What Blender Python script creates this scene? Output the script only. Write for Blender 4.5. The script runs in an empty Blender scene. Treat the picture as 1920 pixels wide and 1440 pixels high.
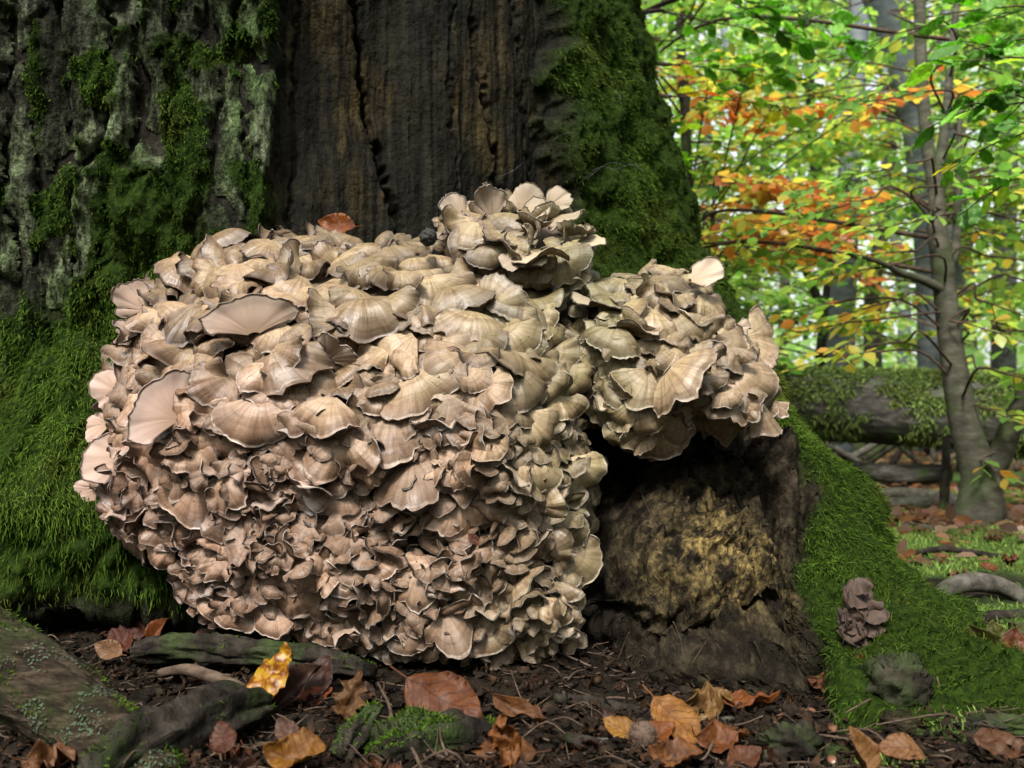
import bpy, math, random
import numpy as np
from mathutils import Vector, Matrix

# ------------------------------------------------------------------ camera, sky, sun, exposure
sc = bpy.context.scene
F_PX, HCAM = 1760.0, 0.28
PITCH = math.atan(80 / F_PX)
cam_d = bpy.data.cameras.new('camera')
cam_d.sensor_width = 36.0
cam_d.lens = 36.0 * F_PX / 1920.0
cam_d.clip_start = 0.02
cam_d.clip_end = 500
cam_d.dof.use_dof = True
cam_d.dof.focus_distance = 1.12
cam_d.dof.aperture_fstop = 7.5
cam = bpy.data.objects.new('camera', cam_d)
sc.collection.objects.link(cam)
cam.location = (0, 0, HCAM)
cam.rotation_euler = (math.pi / 2 + PITCH, 0, 0)
sc.camera = cam

SUN_EL, SUN_AZ = math.radians(51), math.atan2(-0.30, -1.0)     # azimuth from +Y towards +X
world = bpy.data.worlds.new('World')
sc.world = world
world.use_nodes = True
wn = world.node_tree
wn.nodes.clear()
sky = wn.nodes.new('ShaderNodeTexSky')
sky.sky_type = 'NISHITA'
sky.sun_disc = False
sky.sun_elevation = SUN_EL
sky.sun_rotation = SUN_AZ
sky.dust_density = 4.0
sky.ozone_density = 0.6
hs = wn.nodes.new('ShaderNodeHueSaturation')
hs.inputs['Saturation'].default_value = 0.2
bg = wn.nodes.new('ShaderNodeBackground')
bg.inputs['Strength'].default_value = 0.14
wo = wn.nodes.new('ShaderNodeOutputWorld')
wn.links.new(sky.outputs[0], hs.inputs['Color'])
wn.links.new(hs.outputs[0], bg.inputs['Color'])
wn.links.new(bg.outputs[0], wo.inputs['Surface'])
sun_d = bpy.data.lights.new('sun', 'SUN')
sun_d.energy = 2.3
sun_d.angle = math.radians(11)
sun_d.color = (1.0, 0.95, 0.86)
sun = bpy.data.objects.new('sun', sun_d)
sc.collection.objects.link(sun)
sdir = Vector((math.sin(SUN_AZ) * math.cos(SUN_EL), math.cos(SUN_AZ) * math.cos(SUN_EL), math.sin(SUN_EL)))
sun.rotation_euler = sdir.to_track_quat('Z', 'Y').to_euler()
sun.location = (0, 0, 6)
sc.view_settings.view_transform = 'Standard'
sc.view_settings.look = 'None'
sc.view_settings.gamma = 1.0
sc.view_settings.use_curve_mapping = False
sc.view_settings.exposure = 1.38
sc.cycles.max_bounces = 5
sc.cycles.diffuse_bounces = 3
sc.cycles.glossy_bounces = 2
sc.cycles.transmission_bounces = 4
sc.cycles.transparent_max_bounces = 4
sc.cycles.use_denoising = True
sc.cycles.sample_clamp_indirect = 4.0
sc.cycles.caustics_reflective = False
sc.cycles.caustics_refractive = False

# ------------------------------------------------------------------ helpers
COL = sc.collection
CP, SP = math.cos(PITCH), math.sin(PITCH)
random.seed(7)
RNG = np.random.default_rng(11)


def W(px, py, Y):
    """world point at depth Y seen along a given direction of view"""
    dx, dz = (np.asarray(px, float) - 960) / F_PX, (720 - np.asarray(py, float)) / F_PX
    yy = CP - SP * dz
    t = Y / yy
    return np.stack([dx * t, np.broadcast_to(Y, np.shape(t)) + 0 * t, HCAM + (SP + CP * dz) * t], -1)


def PROJ(P):
    P = np.asarray(P, float)
    x, y, z = P[..., 0], P[..., 1], P[..., 2] - HCAM
    d = np.maximum(CP * y + SP * z, 0.05)
    return 960 + F_PX * x / d, 720 - F_PX * (-SP * y + CP * z) / d


def GP(px, py, up=0.0):
    """point of the flat ground under a given direction of view"""
    dz = (720 - py) / F_PX
    t = (up - HCAM) / (SP + CP * dz)
    return np.array([(px - 960) / F_PX * t, (CP - SP * dz) * t, up])


def _hash(ix, iy, seed):
    h = (ix.astype(np.int64) * 374761393 + iy.astype(np.int64) * 668265263 + seed * 974634777) & 0xFFFFFFFF
    h = ((h ^ (h >> 13)) * 1274126177) & 0xFFFFFFFF
    h = h ^ (h >> 16)
    return (h & 0xFFFFFF) / float(0xFFFFFF)


def perlin(x, y, seed=0):
    x, y = np.broadcast_arrays(np.asarray(x, float), np.asarray(y, float))
    ix, iy = np.floor(x).astype(np.int64), np.floor(y).astype(np.int64)
    fx, fy = x - ix, y - iy
    sx, sy = fx * fx * fx * (fx * (fx * 6 - 15) + 10), fy * fy * fy * (fy * (fy * 6 - 15) + 10)

    def g(a, b):
        an = _hash(ix + a, iy + b, seed) * 2 * math.pi
        return np.cos(an) * (fx - a) + np.sin(an) * (fy - b)
    v0 = g(0, 0) * (1 - sx) + g(1, 0) * sx
    v1 = g(0, 1) * (1 - sx) + g(1, 1) * sx
    return (v0 * (1 - sy) + v1 * sy) * 1.5


def fbm(x, y, seed=0, oct=4, gain=0.5):
    t, a, f = 0, 1.0, 1.0
    for k in range(oct):
        t = t + a * perlin(x * f, y * f, seed + 17 * k)
        a *= gain
        f *= 2.03
    return t


def ridged(x, y, seed=0, oct=4):
    t, a, f = 0, 1.0, 1.0
    for k in range(oct):
        t = t + a * (1 - 2 * np.abs(perlin(x * f, y * f, seed + 31 * k)))
        a *= 0.5
        f *= 2.1
    return t / 1.9


def sstep(a, b, x):
    t = np.clip((np.asarray(x, float) - a) / (b - a), 0, 1)
    return t * t * (3 - 2 * t)


def mesh_np(name, V, faces, mats=(), matidx=None, uv=None, attrs=None, cols=None, smooth=True):
    """faces: list of int arrays (n, k); uv: per vertex; attrs: float per vertex; cols: rgb per vertex"""
    me = bpy.data.meshes.new(name)
    V = np.ascontiguousarray(V, dtype=np.float32)
    faces = [np.asarray(f, dtype=np.int32) for f in faces if len(f)]
    loops = np.concatenate([f.ravel() for f in faces])
    tot = np.concatenate([np.full(len(f), f.shape[1], np.int32) for f in faces])
    start = np.concatenate([[0], np.cumsum(tot)[:-1]]).astype(np.int32)
    me.vertices.add(len(V))
    me.vertices.foreach_set('co', V.ravel())
    me.loops.add(len(loops))
    me.loops.foreach_set('vertex_index', loops)
    me.polygons.add(len(tot))
    me.polygons.foreach_set('loop_start', start)
    me.polygons.foreach_set('loop_total', tot)
    if smooth:
        me.polygons.foreach_set('use_smooth', np.ones(len(tot), dtype=bool))
    for m in mats:
        me.materials.append(m)
    if matidx is not None:
        me.polygons.foreach_set('material_index', np.asarray(matidx, dtype=np.int32))
    if uv is not None:
        ul = me.uv_layers.new(name='UVMap')
        ul.data.foreach_set('uv', np.ascontiguousarray(np.asarray(uv, np.float32)[loops]).ravel())
    if attrs:
        for k, a in attrs.items():
            at = me.attributes.new(k, 'FLOAT', 'POINT')
            at.data.foreach_set('value', np.ascontiguousarray(a, dtype=np.float32).ravel())
    if cols is not None:
        at = me.attributes.new('Col', 'FLOAT_COLOR', 'POINT')
        c = np.ones((len(V), 4), np.float32)
        c[:, :3] = cols
        at.data.foreach_set('color', c.ravel())
    me.update()
    me.validate()
    return me


def obj(name, me, parent=None, loc=None, kind=None):
    o = bpy.data.objects.new(name, me)
    COL.objects.link(o)
    if parent is not None:
        o.parent = parent
    if loc is not None:
        o.location = loc
    if kind:
        o['kind'] = kind
    return o


def tag(o, label, cat, group=None):
    o['label'] = label
    o['category'] = cat
    if group:
        o['group'] = group
    return o


def thing(name, label, cat, loc=(0, 0, 0), group=None):
    o = bpy.data.objects.new(name, None)
    o.empty_display_size = 0.05
    COL.objects.link(o)
    o.location = [float(c) for c in loc]
    return tag(o, label, cat, group)


def grid_faces(nu, nv, wrap=False, off=0):
    """vertex (i, j) = i * nv + j"""
    i = np.arange(nu if wrap else nu - 1)
    j = np.arange(nv - 1)
    I, J = np.meshgrid(i, j, indexing='ij')
    I2 = (I + 1) % nu
    return np.stack([I * nv + J, I2 * nv + J, I2 * nv + J + 1, I * nv + J + 1], -1).reshape(-1, 4) + off


def nrm(v):
    v = np.asarray(v, float)
    return v / np.maximum(np.linalg.norm(v, axis=-1, keepdims=True), 1e-9)


def spline(pts, n):
    """Catmull-Rom through pts (any columns)"""
    P = np.asarray(pts, float)
    if len(P) == 2:
        t = np.linspace(0, 1, n)[:, None]
        return P[0] * (1 - t) + P[1] * t
    Q = np.vstack([2 * P[0] - P[1], P, 2 * P[-1] - P[-2]])
    t = np.linspace(0, len(P) - 1 - 1e-6, n)
    k = t.astype(int)
    f = (t - k)[:, None]
    a, b, c, d = Q[k], Q[k + 1], Q[k + 2], Q[k + 3]
    return 0.5 * (2 * b + (c - a) * f + (2 * a - 5 * b + 4 * c - d) * f ** 2 + (3 * b - a - 3 * c + d) * f ** 3)


def tube_np(path, rad, ns=8, disp=None, cap=True):
    """path (n,3), rad (n,); disp(ang, arc) -> relative radius"""
    P = np.asarray(path, float)
    n = len(P)
    rad = np.broadcast_to(np.asarray(rad, float), (n,))
    T = nrm(np.gradient(P, axis=0))
    ref = np.array([0.0, 0, 1]) if abs(T[0, 2]) < 0.9 else np.array([1.0, 0, 0])
    A = np.zeros((n, 3))
    a = nrm(np.cross(T[0], ref))
    for i in range(n):
        a = a - T[i] * np.dot(a, T[i])
        a = a / max(np.linalg.norm(a), 1e-9)
        A[i] = a
    B = np.cross(T, A)
    ang = np.arange(ns) / ns * 2 * math.pi
    arc = np.concatenate([[0], np.cumsum(np.linalg.norm(np.diff(P, axis=0), axis=1))])
    AA, SS = np.meshgrid(ang, arc, indexing='ij')
    rr = rad[None, :] * np.ones_like(AA)
    if disp is not None:
        rr = rr * disp(AA, SS)
    V = P[None] + rr[..., None] * (np.cos(AA)[..., None] * A[None] + np.sin(AA)[..., None] * B[None])
    V = V.reshape(-1, 3)
    Fq = grid_faces(ns, n, wrap=True)
    faces = [Fq]
    if cap:
        c0, c1 = len(V), len(V) + 1
        V = np.vstack([V, P[0] - T[0] * rad[0] * 0.15, P[-1] + T[-1] * rad[-1] * 0.15])
        i = np.arange(ns)
        j = (i + 1) % ns
        faces.append(np.stack([j * n, i * n, np.full(ns, c0)], -1))
        faces.append(np.stack([i * n + n - 1, j * n + n - 1, np.full(ns, c1)], -1))
    uv = np.stack([AA / (2 * math.pi), SS], -1).reshape(-1, 2)
    if cap:
        uv = np.vstack([uv, [0.5, 0], [0.5, arc[-1]]])
    return V, faces, uv


def join_np(parts):
    """parts: list of (V, faces list[, uv])"""
    Vs, Fs, off = [], {}, 0
    for p in parts:
        Vs.append(p[0])
        for f in p[1]:
            Fs.setdefault(f.shape[1], []).append(f + off)
        off += len(p[0])
    return np.vstack(Vs), [np.vstack(f) for f in Fs.values()]


# ------------------------------------------------------------------ materials
def new_mat(name):
    m = bpy.data.materials.new(name)
    m.use_nodes = True
    nt = m.node_tree
    b = nt.nodes['Principled BSDF']
    return m, nt, b


class N:
    """small node-building aid"""
    def __init__(s, nt):
        s.nt = nt

    def n(s, t, **kw):
        nd = s.nt.nodes.new(t)
        for k, v in kw.items():
            setattr(nd, k, v)
        return nd

    def put(s, sock, v):
        if isinstance(v, (int, float)):
            sock.default_value = v
        elif isinstance(v, tuple):
            sock.default_value = v if len(v) == 4 or sock.type == 'VECTOR' else (*v, 1)
        else:
            s.nt.links.new(v, sock)

    def noise(s, vec, scale, detail=4, rough=0.55, dist=0.0):
        nd = s.n('ShaderNodeTexNoise')
        if vec is not None:
            s.put(nd.inputs['Vector'], vec)
        nd.inputs['Scale'].default_value = scale
        nd.inputs['Detail'].default_value = detail
        nd.inputs['Roughness'].default_value = rough
        nd.inputs['Distortion'].default_value = dist
        return nd.outputs['Fac']

    def vor(s, vec, scale, feature='F1'):
        nd = s.n('ShaderNodeTexVoronoi', feature=feature)
        s.put(nd.inputs['Vector'], vec)
        nd.inputs['Scale'].default_value = scale
        return nd.outputs['Distance']

    def mapr(s, v, a, b, c=0.0, d=1.0):
        nd = s.n('ShaderNodeMapRange')
        s.put(nd.inputs[0], v)
        for i, q in enumerate((a, b, c, d)):
            nd.inputs[i + 1].default_value = q
        return nd.outputs[0]

    def math(s, op, a, b=0.0):
        nd = s.n('ShaderNodeMath', operation=op)
        s.put(nd.inputs[0], a)
        s.put(nd.inputs[1], b)
        return nd.outputs[0]

    def mix(s, f, a, b, mode='MIX'):
        nd = s.n('ShaderNodeMix', data_type='RGBA', blend_type=mode)
        s.put(nd.inputs[0], f)
        s.put(nd.inputs[6], a)
        s.put(nd.inputs[7], b)
        return nd.outputs[2]

    def ramp(s, v, stops):
        nd = s.n('ShaderNodeValToRGB')
        e = nd.color_ramp.elements
        while len(e) < len(stops):
            e.new(0.5)
        for i, (p, c) in enumerate(stops):
            e[i].position = p
            e[i].color = (*c, 1)
        s.put(nd.inputs[0], v)
        return nd.outputs[0]

    def attr(s, name, out='Fac'):
        return s.n('ShaderNodeAttribute', attribute_name=name).outputs[out]

    def scale(s, vec, sv):
        nd = s.n('ShaderNodeVectorMath', operation='MULTIPLY')
        s.put(nd.inputs[0], vec)
        nd.inputs[1].default_value = sv
        return nd.outputs[0]

    def bump(s, h, strength, dist):
        nd = s.n('ShaderNodeBump')
        s.put(nd.inputs['Height'], h)
        nd.inputs['Strength'].default_value = strength
        nd.inputs['Distance'].default_value = dist
        return nd.outputs['Normal']

    def pos(s):
        return s.n('ShaderNodeNewGeometry').outputs['Position']

    def ocol(s):
        return s.n('ShaderNodeObjectInfo').outputs['Color']

    def orand(s):
        return s.n('ShaderNodeObjectInfo').outputs['Random']

    def tc(s, o='Object'):
        return s.n('ShaderNodeTexCoord').outputs[o]


def translucent(nt, b, color, fac):
    q = N(nt)
    t = q.n('ShaderNodeBsdfTranslucent')
    q.put(t.inputs['Color'], color)
    mx = q.n('ShaderNodeMixShader')
    mx.inputs[0].default_value = fac
    nt.links.new(b.outputs[0], mx.inputs[1])
    nt.links.new(t.outputs[0], mx.inputs[2])
    nt.links.new(mx.outputs[0], nt.nodes['Material Output'].inputs['Surface'])


def mat_trunk():
    m, nt, b = new_mat('oak_trunk')
    q = N(nt)
    p = q.pos()
    # fissured bark ground
    n1 = q.noise(q.scale(p, (60, 60, 22)), 1, 5, 0.65)
    bark = q.ramp(n1, [(0.3, (0.004, 0.0035, 0.003)), (0.55, (0.012, 0.011, 0.008)), (0.75, (0.03, 0.031, 0.02))])
    # bare dead wood, vertical grain
    g = q.noise(q.scale(p, (90, 90, 5)), 1, 5, 0.6)
    blot = q.noise(q.scale(p, (9, 9, 4)), 1, 4, 0.6)
    wood = q.ramp(g, [(0.25, (0.0032, 0.003, 0.0024)), (0.5, (0.0088, 0.0084, 0.0062)), (0.75, (0.021, 0.0192, 0.0118))])
    och = q.mix(q.math('MULTIPLY', q.mapr(blot, 0.52, 0.68), q.mapr(g, 0.4, 0.65)), wood, (0.06, 0.043, 0.016))
    blk = q.mix(q.mapr(q.noise(q.scale(p, (6, 6, 3)), 1, 5, 0.65), 0.52, 0.68), och, (0.0055, 0.006, 0.0058))
    col = q.mix(q.attr('wood'), bark, blk)
    ln = q.noise(q.scale(p, (1, 1, 1)), 34, 8, 0.72)
    l2 = q.noise(p, 120, 3, 0.6)
    burl = q.ramp(ln, [(0.34, (0.003, 0.0025, 0.002)), (0.5, (0.014, 0.0112, 0.0075)), (0.68, (0.055, 0.044, 0.027))])
    burl = q.mix(q.math('MULTIPLY', q.attr('ochre'), q.mapr(ln, 0.44, 0.58)), burl,
                 q.ramp(l2, [(0.36, (0.02, 0.015, 0.007)), (0.5, (0.10, 0.073, 0.027)), (0.65, (0.22, 0.16, 0.058)), (0.8, (0.24, 0.12, 0.045))]))
    burl = q.mix(q.attr('burl_dark'), burl, (0.006, 0.005, 0.004))
    col = q.mix(q.attr('burl'), col, burl)
    mcol = q.ramp(l2, [(0.3, (0.004, 0.008, 0.0012)), (0.7, (0.018, 0.034, 0.004))])
    col = q.mix(q.attr('moss'), col, mcol)
    nt.links.new(col, b.inputs['Base Color'])
    q.put(b.inputs['Roughness'], q.mapr(l2, 0.3, 0.7, 0.55, 0.85))
    b.inputs['Specular IOR Level'].default_value = 0.03
    h = q.math('ADD', q.math('MULTIPLY', n1, 0.6), q.math('ADD', q.math('MULTIPLY', g, 0.35), q.math('MULTIPLY', l2, 0.5)))
    nt.links.new(q.bump(h, 1.0, 0.009), b.inputs['Normal'])
    return m


def mat_plate():
    m, nt, b = new_mat('bark_plate')
    q = N(nt)
    p = q.pos()
    n1 = q.noise(q.scale(p, (80, 80, 20)), 1, 6, 0.7)
    n2 = q.noise(q.scale(p, (14, 14, 7)), 1, 5, 0.6)
    n3 = q.noise(p, 160, 3, 0.6)
    base = q.ramp(n1, [(0.3, (0.006, 0.0055, 0.004)), (0.5, (0.024, 0.025, 0.018)), (0.7, (0.07, 0.074, 0.05))])
    lich = q.ramp(n3, [(0.3, (0.06, 0.078, 0.042)), (0.65, (0.20, 0.235, 0.135))])
    col = q.mix(q.math('MULTIPLY', q.mapr(n2, 0.47, 0.6), q.mapr(n1, 0.38, 0.6)), base, lich)
    col = q.mix(q.mapr(q.noise(q.scale(p, (9, 9, 3)), 1, 4), 0.45, 0.65, 0, 0.6), col, q.mix(1.0, col, (0.6, 0.95, 0.4), 'MULTIPLY'))
    col = q.mix(q.attr('mossy'), col, q.ramp(n3, [(0.3, (0.005, 0.011, 0.002)), (0.7, (0.022, 0.042, 0.006))]))
    rnd = q.mapr(q.orand(), 0, 1, 0.5, 1.25)
    col = q.mix(1.0, col, rnd, 'MULTIPLY')
    nt.links.new(col, b.inputs['Base Color'])
    b.inputs['Roughness'].default_value = 0.85
    b.inputs['Specular IOR Level'].default_value = 0.03
    h = q.math('ADD', n1, q.math('MULTIPLY', n3, 0.6))
    nt.links.new(q.bump(h, 1.0, 0.018), b.inputs['Normal'])
    return m


def mat_moss(name, lo, hi, trans=0.3):
    m, nt, b = new_mat(name)
    q = N(nt)
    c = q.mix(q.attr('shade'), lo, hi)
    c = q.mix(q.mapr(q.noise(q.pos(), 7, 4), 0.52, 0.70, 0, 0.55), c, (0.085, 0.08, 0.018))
    nt.links.new(c, b.inputs['Base Color'])
    b.inputs['Roughness'].default_value = 0.6
    b.inputs['Specular IOR Level'].default_value = 0.02
    translucent(nt, b, c, trans)
    return m


def mat_frond(under=False):
    m, nt, b = new_mat('frond_pores' if under else 'frond_cap')
    q = N(nt)
    uvn = q.n('ShaderNodeUVMap').outputs[0]
    sep = q.n('ShaderNodeSeparateXYZ')
    nt.links.new(uvn, sep.inputs[0])
    u, v0 = sep.outputs[0], sep.outputs[1]
    p = q.pos()
    rimn = q.noise(p, 55, 3, 0.6)
    v = q.math('ADD', v0, q.math('MULTIPLY', q.math('SUBTRACT', rimn, 0.52), 0.12))
    v = q.math('SUBTRACT', v, q.math('MULTIPLY', q.math('FRACT', q.math('MULTIPLY', q.orand(), 7.31)), 0.055))
    ps = q.n('ShaderNodeSeparateXYZ')
    nt.links.new(p, ps.inputs[0])
    oi = q.n('ShaderNodeObjectInfo')
    cmb = q.n('ShaderNodeCombineXYZ')
    nt.links.new(u, cmb.inputs[0])
    nt.links.new(v0, cmb.inputs[1])
    nt.links.new(q.math('MULTIPLY', oi.outputs['Random'], 50.0), cmb.inputs[2])
    streak = q.noise(q.scale(cmb.outputs[0], (22, 0.9, 1)), 1, 5, 0.7)
    zone = q.noise(q.scale(cmb.outputs[0], (1.5, 9, 1)), 1, 3, 0.5)
    big = q.noise(p, 9, 4, 0.6)
    fine = q.noise(p, 330, 2, 0.5)
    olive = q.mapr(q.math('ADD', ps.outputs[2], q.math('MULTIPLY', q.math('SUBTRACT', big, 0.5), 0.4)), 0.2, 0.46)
    green = q.math('MULTIPLY', q.mapr(q.math('ADD', ps.outputs[0], q.math('MULTIPLY', q.math('SUBTRACT', big, 0.5), 0.25)), -0.06, 0.10),
                   q.mapr(ps.outputs[0], 0.13, 0.19, 1, 0.15))
    pinkf = q.math('MULTIPLY', q.mapr(q.math('ADD', ps.outputs[0], q.math('MULTIPLY', q.math('SUBTRACT', big, 0.5), 0.3)), -0.15, -0.42), 0.4)
    if under:
        c = q.ramp(v, [(0.0, (0.40, 0.27, 0.17)), (0.6, (0.56, 0.41, 0.32)), (1.0, (0.60, 0.50, 0.42))])
        c = q.mix(q.mapr(streak, 0.35, 0.7, 0, 0.45), c, (0.36, 0.25, 0.17))
        c = q.mix(q.mapr(big, 0.45, 0.7, 0, 0.5), c, (0.44, 0.31, 0.22))
        c = q.mix(q.math('MULTIPLY', olive, 0.25), c, (0.42, 0.36, 0.24))
        c = q.mix(q.math('MULTIPLY', green, 0.3), c, (0.42, 0.40, 0.20))
    else:
        warm = q.ramp(v, [(0.0, (0.58, 0.40, 0.28)), (0.4, (0.50, 0.33, 0.22)), (0.72, (0.39, 0.245, 0.155)), (0.89, (0.34, 0.22, 0.145)), (0.94, (0.54, 0.43, 0.34)), (0.975, (0.90, 0.82, 0.74))])  # own cream of the lower caps, raised to offset weaker light there
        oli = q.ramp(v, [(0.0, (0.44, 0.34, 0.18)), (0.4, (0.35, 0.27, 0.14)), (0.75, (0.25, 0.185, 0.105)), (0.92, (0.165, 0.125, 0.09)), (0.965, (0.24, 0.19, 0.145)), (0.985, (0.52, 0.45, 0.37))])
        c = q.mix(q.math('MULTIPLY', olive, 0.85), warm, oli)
        c = q.mix(q.math('MULTIPLY', green, 0.55), c, q.ramp(v, [(0.0, (0.44, 0.42, 0.18)), (0.7, (0.30, 0.28, 0.12)), (1.0, (0.45, 0.42, 0.26))]))
        c = q.mix(q.mapr(streak, 0.44, 0.66, 0, 0.78), c, q.mix(1.0, c, (0.47, 0.42, 0.37), 'MULTIPLY'))
        c = q.mix(q.mapr(streak, 0.46, 0.3, 0, 0.35), c, (0.50, 0.40, 0.28))
        c = q.mix(q.mapr(zone, 0.48, 0.60, 0, 0.62), c, q.mix(1.0, c, (0.62, 0.56, 0.5), 'MULTIPLY'))
        bloom = q.math('MULTIPLY', q.mapr(q.noise(p, 16, 5, 0.65), 0.58, 0.68), q.mapr(v, 0.55, 0.95))
        bloom = q.math('MULTIPLY', bloom, q.mapr(ps.outputs[2], 0.36, 0.26))
        c = q.mix(q.math('MULTIPLY', bloom, 0.85), c, (0.78, 0.72, 0.68))
        c = q.mix(q.mapr(q.noise(p, 70, 5, 0.7), 0.52, 0.70, 0, 0.55), c, q.mix(1.0, c, (0.55, 0.48, 0.42), 'MULTIPLY'))
        # dirt specks
        sp = q.math('LESS_THAN', q.vor(p, 75), 0.075)
        c = q.mix(q.math('MULTIPLY', sp, 0.8), c, (0.03, 0.022, 0.016))
    c = q.mix(0.16, c, q.mix(1.0, c, (0.86, 0.95, 1.12), 'MULTIPLY'))
    c = q.mix(pinkf, c, q.mix(1.0, c, (1.10, 0.93, 1.0), 'MULTIPLY'))
    rv = q.mapr(oi.outputs['Random'], 0, 1, 0.50, 0.98) if not under else q.mapr(oi.outputs['Random'], 0, 1, 0.62, 0.9)
    c = q.mix(1.0, c, rv, 'MULTIPLY')
    nt.links.new(c, b.inputs['Base Color'])
    q.put(b.inputs['Roughness'], q.mapr(big, 0.3, 0.7, 0.55, 0.75) if under else q.mapr(q.noise(p, 20, 3), 0.3, 0.7, 0.27, 0.6))
    b.inputs['Specular IOR Level'].default_value = 0.5 if not under else 0.2
    h = q.math('ADD', q.math('MULTIPLY', streak, 0.9), q.math('ADD', q.math('MULTIPLY', zone, 0.3), q.math('MULTIPLY', fine, 0.12)))
    nt.links.new(q.bump(h, 0.12 if under else 0.5, 0.0035), b.inputs['Normal'])
    translucent(nt, b, q.mix(1.0, c, (1.0, 0.78, 0.58), 'MULTIPLY'), 0.2)
    return m


def mat_soil():
    m, nt, b = new_mat('forest_soil')
    q = N(nt)
    p = q.pos()
    n1 = q.noise(p, 45, 6, 0.7)
    n2 = q.noise(p, 9, 5, 0.6)
    c = q.ramp(n1, [(0.32, (0.003, 0.0025, 0.002)), (0.52, (0.011, 0.0085, 0.006)), (0.72, (0.034, 0.025, 0.017))])
    c = q.mix(q.mapr(n2, 0.5, 0.7, 0, 0.6), c, (0.024, 0.016, 0.010))
    n3 = q.noise(p, 130, 3, 0.6)
    c = q.mix(q.attr('moss'), c, q.ramp(n3, [(0.3, (0.02, 0.04, 0.008)), (0.7, (0.07, 0.12, 0.03))]))
    lit = q.vor(p, 16)
    c = q.mix(q.attr('litter'), c, q.ramp(lit, [(0.1, (0.16, 0.085, 0.04)), (0.4, (0.09, 0.05, 0.028)), (0.6, (0.035, 0.022, 0.015))]))
    nt.links.new(c, b.inputs['Base Color'])
    b.inputs['Roughness'].default_value = 0.85
    b.inputs['Specular IOR Level'].default_value = 0.05
    nt.links.new(q.bump(q.math('ADD', n1, q.math('MULTIPLY', n3, 0.5)), 1.0, 0.012), b.inputs['Normal'])
    return m


def mat_leaf_litter():
    """dead leaf; its own colour comes from the object, veins from its UV"""
    m, nt, b = new_mat('dead_leaf')
    q = N(nt)
    uvn = q.n('ShaderNodeUVMap').outputs[0]
    sep = q.n('ShaderNodeSeparateXYZ')
    nt.links.new(uvn, sep.inputs[0])
    u, v = sep.outputs[0], sep.outputs[1]
    au = q.math('ABSOLUTE', q.math('SUBTRACT', u, 0.5))
    ph = q.math('FRACT', q.math('SUBTRACT', q.math('MULTIPLY', v, 8.0), q.math('MULTIPLY', au, 4.0)))
    vein = q.math('LESS_THAN', q.math('ABSOLUTE', q.math('SUBTRACT', ph, 0.5)), 0.06)
    mid = q.math('LESS_THAN', au, 0.018)
    vn = q.math('MAXIMUM', vein, mid)
    p = q.tc('Object')
    oi = q.n('ShaderNodeObjectInfo')
    n1 = q.noise(q.n('ShaderNodeNewGeometry').outputs['Position'], 60, 5, 0.65)
    n2 = q.noise(q.n('ShaderNodeNewGeometry').outputs['Position'], 320, 2, 0.6)
    base = q.mix(1.0, oi.outputs['Color'], (0.33, 0.245, 0.145), 'MULTIPLY')
    c = q.mix(q.mapr(n1, 0.42, 0.68, 0, 0.75), base, q.mix(1.0, base, (0.45, 0.33, 0.26), 'MULTIPLY'))
    c = q.mix(q.mapr(n2, 0.55, 0.75, 0, 0.5), c, q.mix(1.0, base, (0.35, 0.28, 0.22), 'MULTIPLY'))
    c = q.mix(q.math('MULTIPLY', vn, 0.8), c, q.mix(1.0, base, (0.42, 0.34, 0.28), 'MULTIPLY'))
    blot = q.noise(q.pos(), 28, 6, 0.7)
    c = q.mix(q.mapr(blot, 0.55, 0.66, 0, 0.8), c, q.mix(1.0, base, (0.28, 0.22, 0.18), 'MULTIPLY'))
    nt.links.new(c, b.inputs['Base Color'])
    q.put(b.inputs['Roughness'], q.mapr(n1, 0.3, 0.7, 0.45, 0.75))
    b.inputs['Specular IOR Level'].default_value = 0.25
    hgt = q.math('ADD', q.math('MULTIPLY', vn, -0.7), q.math('MULTIPLY', n1, 0.6))
    nt.links.new(q.bump(hgt, 1.0, 0.003), b.inputs['Normal'])
    translucent(nt, b, c, 0.15)
    return m


def mat_mottled():
    m, nt, b = new_mat('mottled_leaf')
    q = N(nt)
    n1 = q.noise(q.scale(q.n('ShaderNodeNewGeometry').outputs['Position'], (1, 1, 1)), 120, 4, 0.6)
    c = q.ramp(n1, [(0.4, (0.10, 0.03, 0.004)), (0.5, (0.22, 0.085, 0.006)), (0.6, (0.28, 0.17, 0.010))])
    nt.links.new(c, b.inputs['Base Color'])
    b.inputs['Roughness'].default_value = 0.4
    b.inputs['Specular IOR Level'].default_value = 0.3
    translucent(nt, b, c, 0.2)
    return m


def mat_green_leaf():
    m, nt, b = new_mat('live_leaf')
    q = N(nt)
    c = q.attr('Col', 'Color')
    nt.links.new(c, b.inputs['Base Color'])
    b.inputs['Roughness'].default_value = 0.38
    translucent(nt, b, q.mix(1.0, c, (1.4, 1.4, 1.0), 'MULTIPLY'), 0.6)
    return m


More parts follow.
